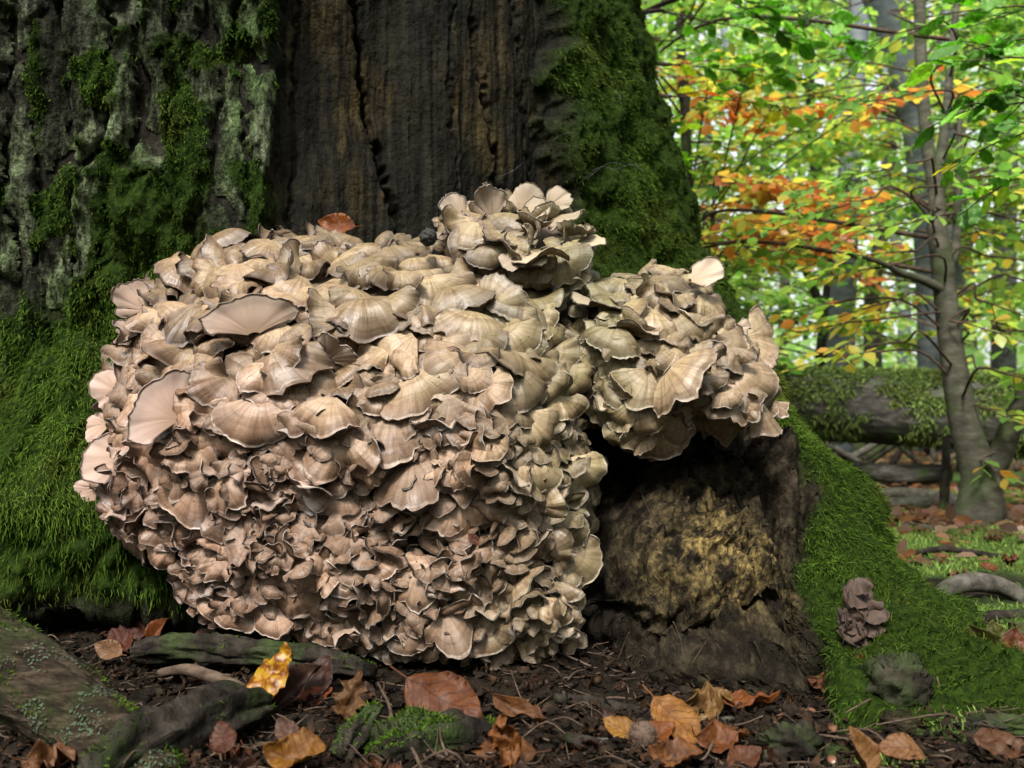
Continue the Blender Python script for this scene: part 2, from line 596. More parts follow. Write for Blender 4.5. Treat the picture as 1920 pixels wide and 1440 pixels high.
def mat_leaf_obj():
    m, nt, b = new_mat('branch_leaf')
    q = N(nt)
    uvn = q.n('ShaderNodeUVMap').outputs[0]
    sep = q.n('ShaderNodeSeparateXYZ')
    nt.links.new(uvn, sep.inputs[0])
    au = q.math('ABSOLUTE', q.math('SUBTRACT', sep.outputs[0], 0.5))
    ph = q.math('FRACT', q.math('SUBTRACT', q.math('MULTIPLY', sep.outputs[1], 8.0), q.math('MULTIPLY', au, 4.0)))
    vn = q.math('MAXIMUM', q.math('LESS_THAN', q.math('ABSOLUTE', q.math('SUBTRACT', ph, 0.5)), 0.06), q.math('LESS_THAN', au, 0.02))
    base = q.n('ShaderNodeObjectInfo').outputs['Color']
    c = q.mix(q.math('MULTIPLY', vn, 0.3), base, q.mix(1.0, base, (1.5, 1.3, 1.2), 'MULTIPLY'))
    c = q.mix(q.mapr(q.noise(q.pos(), 45, 4), 0.5, 0.7, 0, 0.35), c, q.mix(1.0, base, (0.8, 0.55, 0.4), 'MULTIPLY'))
    nt.links.new(c, b.inputs['Base Color'])
    b.inputs['Roughness'].default_value = 0.4
    translucent(nt, b, q.mix(1.0, c, (1.4, 1.4, 1.0), 'MULTIPLY'), 0.6)
    return m


def mat_bark(name, c0, c1, c2, scale=(30, 30, 8), green=0.0, rough=0.8, bump=0.006):
    m, nt, b = new_mat(name)
    q = N(nt)
    p = q.pos()
    n1 = q.noise(q.scale(p, scale), 1, 6, 0.65)
    n2 = q.noise(p, 11, 4, 0.6)
    c = q.ramp(n1, [(0.3, c0), (0.5, c1), (0.72, c2)])
    if green:
        c = q.mix(q.mapr(n2, 0.5, 0.65, 0, green), c, (0.035, 0.065, 0.014))
    if name == 'beech_bark':
        n5 = q.noise(p, 24, 5, 0.7)
        c = q.mix(q.mapr(n5, 0.5, 0.62, 0, 0.7), c, (0.035, 0.036, 0.03))
        c = q.mix(q.mapr(n5, 0.42, 0.34, 0, 0.5), c, (0.17, 0.18, 0.16))
        zz = q.n('ShaderNodeSeparateXYZ')
        nt.links.new(p, zz.inputs[0])
        c = q.mix(q.math('MULTIPLY', q.mapr(zz.outputs[2], 0.28, 0.05), q.mapr(n5, 0.35, 0.55)), c, (0.03, 0.055, 0.012))
    nt.links.new(c, b.inputs['Base Color'])
    b.inputs['Roughness'].default_value = rough
    b.inputs['Specular IOR Level'].default_value = 0.05
    nt.links.new(q.bump(n1, 1.0, bump), b.inputs['Normal'])
    return m


def mat_flat(name, c, rough=0.6, var=0.4, scale=120):
    m, nt, b = new_mat(name)
    q = N(nt)
    n1 = q.noise(q.pos(), scale, 4, 0.6)
    cc = q.mix(q.mapr(n1, 0.35, 0.7, 0, var), c, tuple(x * 0.35 for x in c))
    nt.links.new(cc, b.inputs['Base Color'])
    b.inputs['Roughness'].default_value = rough
    nt.links.new(q.bump(n1, 0.5, 0.002), b.inputs['Normal'])
    return m


M = dict(
    trunk=mat_trunk(), plate=mat_plate(),
    moss=mat_moss('moss_strands', (0.010, 0.026, 0.003), (0.10, 0.17, 0.022)),
    gmoss=mat_moss('ground_moss', (0.06, 0.11, 0.02), (0.24, 0.34, 0.08)),
    logmoss=mat_moss('log_moss', (0.06, 0.10, 0.025), (0.25, 0.34, 0.09)),
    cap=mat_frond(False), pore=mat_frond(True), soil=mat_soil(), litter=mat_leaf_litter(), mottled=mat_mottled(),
    leaf=mat_green_leaf(), bleaf=mat_leaf_obj(),
    beech=mat_bark('beech_bark', (0.035, 0.038, 0.034), (0.07, 0.073, 0.066), (0.12, 0.125, 0.115), (6, 6, 20), 0.35, 0.7, 0.003),
    youngbark=mat_bark('young_bark', (0.028, 0.027, 0.02), (0.06, 0.057, 0.043), (0.11, 0.105, 0.082), (16, 16, 40), 0.55, 0.75, 0.004),
    greybark=mat_bark('grey_bark', (0.07, 0.08, 0.09), (0.12, 0.135, 0.15), (0.19, 0.205, 0.22), (8, 8, 20), 0.15, 0.7, 0.003),
    darkbark=mat_bark('dark_bark', (0.005, 0.0042, 0.0034), (0.018, 0.015, 0.012), (0.045, 0.038, 0.03), (40, 40, 18), 0.5, 0.8, 0.010),
    twig=mat_bark('twig_bark', (0.02, 0.014, 0.01), (0.06, 0.042, 0.03), (0.11, 0.08, 0.06), (60, 60, 60), 0, 0.7, 0.002),
    logbark=mat_bark('log_bark', (0.014, 0.013, 0.011), (0.05, 0.046, 0.04), (0.12, 0.112, 0.10), (10, 40, 40), 0.75, 0.8, 0.012),
    logwood=mat_bark('weathered_log', (0.007, 0.0055, 0.004), (0.028, 0.021, 0.014), (0.085, 0.064, 0.042), (28, 70, 170), 0.35, 0.75, 0.016),
    lichen=mat_flat('lichen', (0.042, 0.066, 0.034), 0.85, 0.6, 200),
    debris=mat_bark('humus_bits', (0.004, 0.003, 0.0024), (0.012, 0.0085, 0.006), (0.055, 0.03, 0.016), (40, 40, 40), 0, 0.7, 0.002),
    husk=mat_flat('husk', (0.075, 0.045, 0.028), 0.8, 0.6, 400), nut=mat_flat('nut_shell', (0.14, 0.06, 0.032), 0.3, 0.4, 90),
    charred=mat_flat('charred_husk', (0.012, 0.009, 0.008), 0.8, 0.5, 300),
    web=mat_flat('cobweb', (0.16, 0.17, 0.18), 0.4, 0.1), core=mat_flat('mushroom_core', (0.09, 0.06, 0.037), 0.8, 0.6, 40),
    paletwig=mat_bark('pale_branch', (0.022, 0.02, 0.016), (0.06, 0.055, 0.046), (0.12, 0.112, 0.096), (50, 50, 50), 0.25, 0.7, 0.003),
    dried=mat_flat('dried_frond', (0.05, 0.028, 0.017), 0.8, 0.8, 130),
)

# ------------------------------------------------------------------ ground
def gmoss_mask(x, y):
    """where moss carpets the ground"""
    n = fbm(x * 2.3 + 3, y * 2.3, 41, 4)
    right = sstep(0.30, 0.62, x - 0.1 * (y - 1.1)) * sstep(0.9, 1.05, y)
    return np.clip(sstep(-0.34, 0.12, n) * right + 0.85 * sstep(0.22, 0.5, fbm(x * 5, y * 5, 43, 3)) * sstep(0.22, 0.38, x) * (1 - right) * sstep(1.35, 1.1, y), 0, 1)


def gz(x, y):
    x, y = np.asarray(x, float), np.asarray(y, float)
    z = 0.012 * fbm(x * 3.1, y * 3.1, 5, 3) + 0.006 * fbm(x * 14, y * 14, 6, 3)
    z = z + np.where(y > 4, 0.012 * (y - 4), 0) + 0.06 * sstep(2.5, 6, y) * fbm(x * 0.6, y * 0.6, 8, 2)
    z = z - 0.012 * np.exp(-((x - 0.05) / 0.35) ** 2 - ((y - 0.97) / 0.16) ** 2)
    return z


def build_ground():
    def axis(lo, hi, n0, far_lo, far_hi, nf):
        a = np.linspace(lo, hi, n0)
        k = np.linspace(0, 1, nf + 1)[1:]
        st = (hi - lo) / n0
        up = hi + (far_hi - hi) * (k ** 3.2) + st * nf * 0.2 * k
        dn = lo - (lo - far_lo) * (k ** 3.2) - st * nf * 0.2 * k
        return np.concatenate([dn[::-1], a, up])
    xs = axis(-0.95, 1.25, 300, -60, 60, 60)
    ys = axis(0.70, 1.45, 150, -6, 90, 110)
    ys = ys[ys > -6]
    X, Y = np.meshgrid(xs, ys, indexing='ij')
    near = sstep(2.6, 1.4, Y) * sstep(0.5, 0.7, Y)
    Z = gz(X, Y) + near * (0.005 * fbm(X * 42, Y * 42, 9, 4) + 0.003 * ridged(X * 90, Y * 90, 12, 2))
    V = np.stack([X, Y, Z], -1).reshape(-1, 3)
    moss = gmoss_mask(X, Y).ravel()
    lit = (sstep(1.5, 2.6, Y) * sstep(-0.35, 0.2, fbm(X * 1.7 + 9, Y * 1.7, 47, 4))).ravel() * (1 - 0.6 * moss)
    me = mesh_np('ground', V, [grid_faces(len(xs), len(ys))], [M['soil']], attrs=dict(moss=moss, litter=lit))
    obj('ground', me, kind='structure')


build_ground()

# ------------------------------------------------------------------ oak trunk
TC = np.array([-0.54, 2.15])
ZT = [-0.05, 0.0, 0.035, 0.081, 0.147, 0.224, 0.29, 0.49, 0.625, 0.9, 1.25, 4.5]
TH = [43.5, 44, 47, 49, 51, 53.6, 56, 67, 75, 80, 80, 80]
RCR = [1.58, 1.53, 1.435, 1.365, 1.31, 1.228, 1.13, 1.005, 0.945, 0.86, 0.80, 0.66]


def trunk_r(th, z):
    """th in degrees: 0 faces the viewer's side, + to the right"""
    rb = 0.80 + 0.13 * np.exp(-np.maximum(z, -0.05) / 0.16) - 0.03 * np.maximum(z - 1.2, 0)
    tc, rc = np.interp(z, ZT, TH), np.interp(z, ZT, RCR)
    sg = np.interp(z, [0, 0.1, 0.3, 0.6, 1.2], [7.5, 8.5, 11, 17, 26])
    d = th - tc
    sg = np.where(d > 0, sg * 1.25, sg)
    r = rb + np.maximum(rc - rb, 0) * np.exp(-(d / sg) ** 2)
    # burl between mushroom and root
    r = r + 0.33 * np.exp(-((th - 35) / 9.5) ** 2) * sstep(0.46, 0.07, z) * (1 - 0.2 * sstep(0.08, 0.0, z))
    # mossy swelling on the other side
    r = r + 0.12 * np.exp(-((z - 0.15) / 0.15) ** 2) * sstep(10, -8, th) - 0.10 * sstep(0.045, 0.0, z) * sstep(16, 0, th)
    r = r + 0.09 * np.exp(-((th + 75) / 25) ** 2) * np.exp(-z / 0.3)
    return r


def trunk_smooth(th, z):
    r = trunk_r(th, z)
    a = np.radians(th)
    return np.stack([TC[0] + r * np.sin(a), TC[1] - r * np.cos(a), z], -1)


def polyline_x(py, pts):
    p = np.array(pts, float)
    return np.interp(py, p[:, 1], p[:, 0])


def trunk_masks(P, th):
    px, py = PROJ(P)
    s = P[..., 0] * 0 + np.radians(th) * 0.85
    z = P[..., 2]
    nz = fbm(s * 9, z * 9, 61, 4)
    nf = fbm(s * 26, z * 26, 63, 3)
    # bare wood window
    le = polyline_x(py, [(525, -400), (525, 0), (530, 100), (515, 250), (500, 420), (480, 900)])
    re = polyline_x(py, [(1020, -400), (1045, 0), (1040, 120), (1030, 250), (1060, 350), (1100, 480), (1110, 900)])
    wood = sstep(-8, 10, px - le + 10 * nf) * sstep(14, -12, px - re + 28 * nz) * sstep(980, 860, py)
    burl = sstep(-40, 0, px - 1060) * sstep(650, 760, py) * (th > 15)
    wood = wood * (1 - burl)
    # moss
    ml = sstep(-60, 90, py - np.interp(px, [-400, 0, 100, 190, 240, 300, 345, 420, 520], [640, 600, 520, 400, 300, 270, 400, 440, 470]) + 110 * nz + 40 * nf) * (th < 18) * sstep(540, 490, px)
    ml = np.maximum(ml, 0.9 * sstep(0.26, 0.5, nz + 0.35 * nf) * (th < 17) * (1 - wood))
    ml = np.maximum(ml, 0.95 * sstep(0.18, 0.44, fbm(s * 12 + 3, z * 2.2, 65, 4) + 0.25 * nf) * (th < 17) * (1 - wood))
    mr = sstep(-14, 26, px - re + 40 * nz) * (th > 15)
    bl = polyline_x(py, [(1340, 600), (1395, 760), (1462, 850), (1500, 930), (1505, 1040), (1500, 1100), (1545, 1170), (1555, 1290), (1580, 1500)])
    mr2 = sstep(-18, 16, px - bl + 26 * nz + 14 * nf)
    mr = np.where(py > 640, mr2, mr) * (th > 15)
    moss = np.clip(np.maximum(ml, mr), 0, 1) * (1 - 0.9 * sstep(1095, 1150, py) * (th < 15))
    burl = burl * (1 - moss)
    return px, py, wood, burl, moss, nz, nf


# fissured plates (elongated cells)
CW, CH = 0.052, 0.27


def plate_cells(s, z):
    sw = s + 0.012 * fbm(s * 14, z * 9, 71, 3) + 0.006 * fbm(s * 60, z * 34, 73, 3)
    zw = z + 0.03 * fbm(s * 12, z * 8, 72, 3)
    ci, cj0 = np.floor(sw / CW), None
    best = np.full(s.shape, 9.0)
    sec = np.full(s.shape, 9.0)
    bid = np.zeros(s.shape, np.int64)
    for di in (-1, 0, 1):
        ii = ci + di
        sh = _hash(ii, ii * 0, 5) * CH
        cj = np.floor((zw + sh) / CH)
        for dj in (-1, 0, 1):
            jj = cj + dj
            sx = (ii + 0.2 + 0.6 * _hash(ii, jj, 1)) * CW
            sz = (jj + 0.2 + 0.6 * _hash(ii, jj, 2)) * CH - sh
            d = np.hypot((sw - sx), (zw - sz) * CW / CH * 1.25)
            idd = (ii * 1000 + jj).astype(np.int64)
            better = d < best
            sec = np.where(better, best, np.minimum(sec, d))
            bid = np.where(better, idd, bid)
            best = np.where(better, d, best)
    return bid, sec - best


def biggest(a, c):
    """largest connected set of cells (a, c)"""
    left = set(zip(a.tolist(), c.tolist()))
    best = []
    while left:
        st = [left.pop()]
        comp = []
        while st:
            p = st.pop()
            comp.append(p)
            for q in ((p[0] + 1, p[1]), (p[0] - 1, p[1]), (p[0], p[1] + 1), (p[0], p[1] - 1)):
                if q in left:
                    left.remove(q)
                    st.append(q)
        if len(comp) > len(best):
            best = comp
    best = np.array(best)
    return best[:, 0], best[:, 1]


def build_oak():
    oak = thing('oak_tree', 'huge old oak trunk with mossy bark, bare dead wood and flaring root', 'tree', (TC[0], TC[1], 0))
    th = np.concatenate([np.linspace(-180, -30, 50)[:-1], np.concatenate([np.linspace(-30, 18, 280)[:-1], np.linspace(18, 62, 281)[:-1], np.linspace(62, 88, 91)]), np.linspace(88, 180, 40)[1:-1]])
    z = np.concatenate([np.linspace(-0.06, 1.27, 430), np.linspace(1.27, 4.5, 30)[1:]])
    nt_, nz_ = len(th), len(z)
    TH_, Z_ = np.meshgrid(th, z, indexing='ij')
    P = trunk_smooth(TH_, Z_)
    du = np.roll(P, -1, 0) - np.roll(P, 1, 0)
    dv = np.gradient(P, axis=1)
    Nn = nrm(np.cross(du, dv))
    px, py, wood, burl, moss, nz, nf = trunk_masks(P, TH_)
    s = np.radians(TH_) * 0.85
    bark = np.clip(1 - wood - burl, 0, 1)
    bid, edge = plate_cells(s, Z_)
    h = 0.030 * fbm(s * 3.2, Z_ * 2.0, 21, 3)                       # large swellings
    fis = sstep(0.0, 0.014, edge)
    plate_h = (0.010 + 0.012 * _hash(bid, bid * 0 + 3, 4)) * fis + 0.004 * fbm(s * 60, Z_ * 22, 25, 4)
    # where plates are separate pieces the trunk keeps only the floor of the fissures
    plate_zone = (bark > 0.6) & (TH_ < 17) & (TH_ > -30) & (Z_ > 0.15) & (Z_ < 1.27) & (moss < 0.97)
    h = h + np.where(plate_zone, 0.002 * fbm(s * 50, Z_ * 25, 26, 3), bark * (plate_h * 0.9 + 0.012 * fbm(s * 11, Z_ * 8, 27, 3)))
    # bare wood: sunken, with grain and cracks
    grain = 0.0022 * fbm(s * 75, Z_ * 3.5, 31, 4) + 0.007 * fbm(s * 10, Z_ * 1.6, 32, 3)
    hw = -0.030 + grain + 0.002 * fbm(s * 40, Z_ * 30, 35, 3)
    for pts, wd, dp in (([(675, 0), (690, 60), (700, 160), (722, 250), (742, 320), (765, 410), (790, 520)], 5.5, 0.035),
                        ([(905, 40), (918, 120), (930, 200), (945, 270), (960, 360), (990, 480)], 5, 0.020),
                        ([(560, 0), (548, 120), (556, 260), (540, 400)], 4, 0.012), ([(870, 0), (862, 150), (880, 330)], 3, 0.007), ([(985, 0), (1000, 180), (1015, 330)], 3, 0.008)):
        cx = polyline_x(py, pts)
        hw = hw - dp * np.exp(-((px - cx + 10 * perlin(s * 40, Z_ * 28, 33) + 5 * perlin(s * 90, Z_ * 90, 34)) / wd) ** 2) * sstep(pts[0][1] - 60, pts[0][1] + 10, py)
    h = h + wood * hw
    # lips of bark round the window
    h = h + 0.020 * np.exp(-((px - 498) / 22) ** 2) * (py < 460) * (TH_ < 20) + 0.02 * np.exp(-((px - 1075) / 30) ** 2) * (py < 480) * (TH_ > 30)
    # burl: knobs and folds
    kn = np.zeros_like(h)
    for cx, cy, rx, ry, a in ((1300, 1085, 85, 75, 0.050), (1400, 1150, 62, 95, 0.050), (1440, 880, 55, 70, 0.035), (1270, 960, 80, 60, 0.02),
                              (1390, 1000, 60, 45, 0.025), (1490, 950, 22, 120, 0.02), (1330, 900, 60, 40, 0.02), (1440, 1180, 40, 60, 0.02), (1180, 1150, 60, 90, -0.03), (1120, 930, 60, 240, -0.10)):
        kn = kn + a * np.exp(-((px - cx) / rx) ** 2 - ((py - cy) / ry) ** 2)
    wx, wy = px + 60 * fbm(px / 140, py / 140, 52, 3), py + 60 * fbm(px / 140, py / 140, 53, 3)
    fold = ridged(wx / 95, wy / 130, 51, 4)
    hb = kn + 0.010 * fbm(wx / 16, wy / 75, 57, 4, 0.6) + 0.030 * fold + 0.014 * fbm(px / 30, py / 30, 54, 5, 0.62) + 0.006 * ridged(wx / 22, wy / 22, 55, 3)
    for pts, wd, dp in (([(1500, 700), (1490, 850), (1505, 960), (1500, 1080), (1530, 1200), (1535, 1300)], 13, 0.05),
                        ([(1290, 1180), (1350, 1105), (1395, 1080), (1430, 1060)][::-1], 9, 0.0), ([(1395, 850), (1400, 900), (1440, 960), (1455, 1040), (1480, 1100), (1490, 1200)], 9, 0.028)):
        cx = polyline_x(py, pts)
        hb = hb - dp * np.exp(-((px - cx) / wd) ** 2)
    h = h + burl * hb
    # moss cushions
    h = h + moss * (0.010 + 0.018 * fbm(s * 20, Z_ * 13, 28, 4))
    taper = sstep(4.5, 1.4, Z_)
    V = P + Nn * (h * (0.4 + 0.6 * taper))[..., None]
    burl_dark = burl * np.clip(sstep(0.15, -0.35, fold - 0.2) * 0.8 + sstep(1180, 1120, px) + 0.35 * sstep(1200, 1250, py), 0, 1) * 0.92  # burl colour darker in fold hollows, at its left side and foot
    och = burl * np.clip(np.exp(-((px - 1300) / 95) ** 2 - ((py - 1080) / 62) ** 2) + np.exp(-((px - 1405) / 70) ** 2 - ((py - 1150) / 66) ** 2)
                         + 0.30 * np.exp(-((px - 1300) / 100) ** 2 - ((py - 985) / 40) ** 2), 0, 1) * sstep(-0.35, 0.15, fold)
    fc = grid_faces(nt_, nz_, wrap=True)
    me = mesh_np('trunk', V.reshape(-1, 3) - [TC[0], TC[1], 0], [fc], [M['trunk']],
                 attrs=dict(wood=wood, burl=burl, moss=moss, ochre=och, burl_dark=burl_dark))
    tr = obj('trunk', me, oak)
    # bark plates, one piece each
    ids = np.unique(bid[plate_zone])
    pz = plate_zone
    flat = lambda a: a.reshape(-1)
    quad_same = pz[:-1, :-1] & pz[1:, :-1] & pz[1:, 1:] & pz[:-1, 1:]
    pz2 = edge > 0.003
    quad_same &= pz2[:-1, :-1] & pz2[1:, :-1] & pz2[1:, 1:] & pz2[:-1, 1:]
    b00 = bid[:-1, :-1]
    quad_same &= (b00 == bid[1:, :-1]) & (b00 == bid[1:, 1:]) & (b00 == bid[:-1, 1:])
    qi, qj = np.nonzero(quad_same)
    qid = b00[qi, qj]
    hp = h + (0.006 + 0.026 * _hash(bid, bid * 0 + 3, 4)) * fis * (0.75 + 0.25 * sstep(0, 0.03, edge)) + 0.007 * fbm(s * 34, Z_ * 9, 29, 4) * fis + 0.0035 * ridged(s * 90, Z_ * 26, 24, 3) * fis + 0.0015
    ter = fbm(s * 26, Z_ * 7, 36, 4) * 2.2
    fr = ter - np.floor(ter)
    hp = hp + 0.0042 * (np.floor(ter) + sstep(0.35, 0.5, fr)) * fis * 0.8 + 0.004 * fbm(s * 100, Z_ * 22, 37, 3) * fis
    VP = P + Nn * hp[..., None]
    n_pl = 0
    for k in ids:
        sel = qid == k
        if sel.sum() < 90:
            continue
        a, c = qi[sel], qj[sel]
        if n_pl >= 290:
            break
        a, c = biggest(a, c)
        f = np.stack([a * nz_ + c, (a + 1) * nz_ + c, (a + 1) * nz_ + c + 1, a * nz_ + c + 1], -1)
        uq, inv = np.unique(f.ravel(), return_inverse=True)
        vv = VP.reshape(-1, 3)[uq] - [TC[0], TC[1], 0]
        mp = np.clip(flat(moss)[uq] * 1.1, 0, 1)
        obj('bark_plate', mesh_np('bark_plate', vv, [inv.reshape(-1, 4)], [M['plate']], attrs=dict(mossy=mp)), tr)
        n_pl += 1
    # data for moss strands
    dense = (slice(49, 49 + 650), slice(0, 430))
    top = np.where(plate_zone[..., None], VP, V)
    return oak, top[dense], Nn[dense], moss[dense], TH_[dense], Z_[dense], px[dense], py[dense], fbm(s * 6, Z_ * 6, 77, 3)[dense], V


def strands(P, Nv, length, width, droop, shade, lean=None, seg=3):
    """ribbons rooted at P that start outwards and then hang"""
    n = len(P)
    rnd = RNG.normal(size=(n, 3))
    down = np.array([0, 0, -1.0])
    dT = down - Nv * (Nv @ down)[:, None]
    d0 = nrm(Nv * (0.95 - 0.5 * np.clip(droop, 0, 1))[:, None] + 0.42 * rnd + (lean if lean is not None else 0) + 1.1 * dT * droop[:, None])
    pts = [P - Nv * 0.002]
    d = d0
    for k in range(seg):
        pts.append(pts[-1] + d * (length / seg)[:, None])
        d = nrm(d + down * (droop * 0.9)[:, None] + 0.30 * RNG.normal(size=(n, 3)) + Nv * 0.10)
    pts = np.stack(pts, 1)
    side = nrm(np.cross(nrm(pts[:, -1] - pts[:, 0]), Nv + 0.6 * RNG.normal(size=(n, 3))))
    w = np.array([0.7, 1.0, 0.85, 0.12])[:seg + 1] if seg == 3 else np.array([0.85, 1.0, 0.12])
    A = pts - side[:, None] * (w[None, :, None] * width[:, None, None] / 2)
    B = pts + side[:, None] * (w[None, :, None] * width[:, None, None] / 2)
    V = np.stack([A, B], 2).reshape(-1, 3)
    m = 2 * (seg + 1)
    base = np.arange(n)[:, None] * m
    fs = [np.concatenate([base + 2 * k, base + 2 * k + 1, base + 2 * k + 3, base + 2 * k + 2], 1) for k in range(seg)]
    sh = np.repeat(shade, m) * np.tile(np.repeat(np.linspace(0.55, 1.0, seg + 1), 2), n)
    return V, np.vstack(fs), sh


oak, OP, ON, OM, OTH, OZ, OPX, OPY, OCL, _ = build_oak()


def build_oak_moss():
    fl = lambda a: a.reshape(-1, *a.shape[2:])
    P, Nv, mm, th, px, py, cl = fl(OP), fl(ON), fl(OM), fl(OTH), fl(OPX), fl(OPY), fl(OCL)
    vis = (px > -160) & (px < 2050) & (py > -60) & (py < 1420)
    # hidden behind the mushrooms
    hid = (px > 420) & (px < 1080) & (py > 520)
    sun_side = np.where(th > 40, 1.0, 1.0)
    right_root = (py > 700) & (th > 25)
    ar = np.linalg.norm(np.cross(np.gradient(OP, axis=0), np.gradient(OP, axis=1)), axis=-1).ravel()
    ar = np.minimum(ar, np.percentile(ar, 99.9))
    w = np.clip(mm - 0.15, 0, 1) * ar * vis * (~hid) * np.where(right_root, 1.6, 1.0) * (0.30 + sstep(-0.25, 0.3, cl))
    idx = RNG.choice(len(P), size=175000, p=w / w.sum())
    n = len(idx)
    jit = RNG.normal(size=(n, 3)) * 0.0012
    rr = right_root[idx]
    left = th[idx] < 20
    low = sstep(450, 800, py[idx])
    L = np.where(rr, 0.012, np.where(left, 0.007 + 0.006 * low, 0.009)) * RNG.uniform(0.55, 1.45, n)
    wd = RNG.uniform(0.0007, 0.0014, n)
    droop = np.where(rr, 0.85, np.where(left, 0.6 + 0.3 * low, 0.7)) * RNG.uniform(0.6, 1.3, n)
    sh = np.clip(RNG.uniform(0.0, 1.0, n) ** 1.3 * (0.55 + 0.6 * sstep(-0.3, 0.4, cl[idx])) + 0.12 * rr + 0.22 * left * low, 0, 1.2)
    lean = np.stack([0.35 * cl[idx], 0 * cl[idx], 0.2 * RNG.normal(size=n) * 0], -1)
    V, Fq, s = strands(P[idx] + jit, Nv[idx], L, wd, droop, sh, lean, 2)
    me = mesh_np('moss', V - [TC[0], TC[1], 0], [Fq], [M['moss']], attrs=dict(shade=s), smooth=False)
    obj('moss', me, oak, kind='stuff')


build_oak_moss()

# ------------------------------------------------------------------ hen-of-the-woods mushrooms
def frond_np(seed, kind, nu=17, nv=11):
    r = np.random.default_rng(1000 + seed)
    if kind == 'shell':
        phi, beta, gam, ruf = r.uniform(1.0, 1.35), r.uniform(1.2, 2.1), r.uniform(0.5, 1.4), r.uniform(0.06, 0.13)
    elif kind == 'fan':
        phi, beta, gam, ruf = r.uniform(0.85, 1.25), r.uniform(-0.1, 0.6), r.uniform(-0.4, 0.6), r.uniform(0.05, 0.10)
    else:
        phi, beta, gam, ruf = r.uniform(0.85, 1.3), r.uniform(0.3, 1.5), r.uniform(-0.8, 1.2), r.uniform(0.13, 0.25)
    u = np.linspace(-1, 1, nu)
    v = np.linspace(0, 1, nv) ** 0.8
    U, Vv = np.meshgrid(u, v, indexing='ij')
    e = np.cos(U * 1.40) ** r.uniform(0.25, 0.42)
    for k in range(1, 8):
        e = e + r.uniform(0.2, 1) * (0.13 if k > 1 else 0.06) / k ** 0.85 * np.sin(k * 1.9 * U + r.uniform(0, 6.3)) * (1 - 0.6 * U ** 2)
    e = e + 0.020 * np.interp(U, u, r.normal(size=nu)) * Vv
    for _ in range(r.integers(0, 3)):                 # a split in the rim
        c = r.uniform(-0.8, 0.8)
        e = e - r.uniform(0.06, 0.16) * np.exp(-((U - c) / 0.08) ** 2)
    rad = (0.10 + 0.90 * Vv) * (1 + (e - 1) * Vv)
    an = U * phi * (0.80 + 0.20 * Vv)
    x = rad * np.sin(an)
    y = rad * np.cos(an)
    k1, k2 = r.uniform(3, 5.5), r.uniform(6.5, 10)
    p1, p2 = r.uniform(0, 6.3, 2)
    z = ruf * Vv ** 2.2 * (np.sin(k1 * U + p1) + 0.55 * np.sin(k2 * U + p2) + 0.22 * np.sin(1.9 * k2 * U + p1))
    z = z + 0.014 * np.sin(8 * Vv + p2) * Vv + 0.008 * Vv * np.interp(U, u, r.normal(size=nu))
    # low radial folds that start at the stalk
    z = z + (r.uniform(0.004, 0.02) if kind != 'fan' else 0.003) * np.sin(r.uniform(6, 12) * U + p1) * Vv * (1.15 - Vv)
    flare = r.uniform(-0.26, 0.02) if kind == 'shell' else r.uniform(-0.22, 0.08)
    z = z + flare * np.clip(Vv - 0.70, 0, 1) ** 1.4 * 3
    if abs(gam) < 0.05:
        gam = 0.05
    z = z - (1 - np.cos(gam * x)) / gam
    x = np.sin(gam * x) / gam
    bt = beta if abs(beta) > 0.05 else 0.05
    # bend along the growth direction
    ang = bt * y
    zz = z
    y2 = np.sin(ang) / bt + zz * np.sin(ang)
    z2 = -(1 - np.cos(ang)) / bt + zz * np.cos(ang)
    T = np.stack([x, y2, z2], -1)
    nn = nrm(np.cross(np.gradient(T, axis=0), np.gradient(T, axis=1)))
    th = (0.065 * (1 - Vv ** 2.2) + 0.025)
    B = T - nn * th[..., None]
    # rounded rim: one row between both faces, a little further out
    out = nrm(np.gradient(T, axis=1)[:, -1])
    Rm = (T[:, -1] + B[:, -1]) / 2 + out * 0.012
    V = np.vstack([T.reshape(-1, 3), B.reshape(-1, 3), Rm])
    nT = nu * nv
    f1 = grid_faces(nu, nv)
    f2 = grid_faces(nu, nv)[:, ::-1] + nT
    i = np.arange(nu - 1)
    t0, t1, b0, b1, m0, m1 = i * nv + nv - 1, (i + 1) * nv + nv - 1, i * nv + nv - 1 + nT, (i + 1) * nv + nv - 1 + nT, 2 * nT + i, 2 * nT + i + 1
    rim = np.vstack([np.stack([t0, t1, m1, m0], -1)[:, ::-1], np.stack([m0, m1, b1, b0], -1)[:, ::-1]])
    j = np.arange(nv - 1)
    s0 = np.stack([j, j + 1, j + 1 + nT, j + nT], -1)
    o = (nu - 1) * nv
    s1 = np.stack([o + j, o + j + 1, o + j + 1 + nT, o + j + nT], -1)[:, ::-1]
    uv = np.stack([(U + 1) / 2, Vv * 0.97], -1).reshape(-1, 2)
    uv = np.vstack([uv, uv, np.stack([(u + 1) / 2, np.ones(nu)], -1)])
    faces = np.vstack([f1, f2, rim, s0, s1])
    mi = np.concatenate([np.zeros(len(f1)), np.ones(len(f2)), np.zeros(len(rim) + len(s0) + len(s1))]).astype(int)
    return V, faces, uv, mi


FROND = {}
for kind_, cnt_ in (('shell', 16), ('fan', 12), ('ruffle', 20)):
    for k_ in range(cnt_):
        V_, F_, uv_, mi_ = frond_np(k_ + 100 * len(kind_), kind_, 35, 13)
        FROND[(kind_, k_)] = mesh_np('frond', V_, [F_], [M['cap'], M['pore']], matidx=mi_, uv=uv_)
NVAR = dict(shell=16, fan=12, ruffle=20)


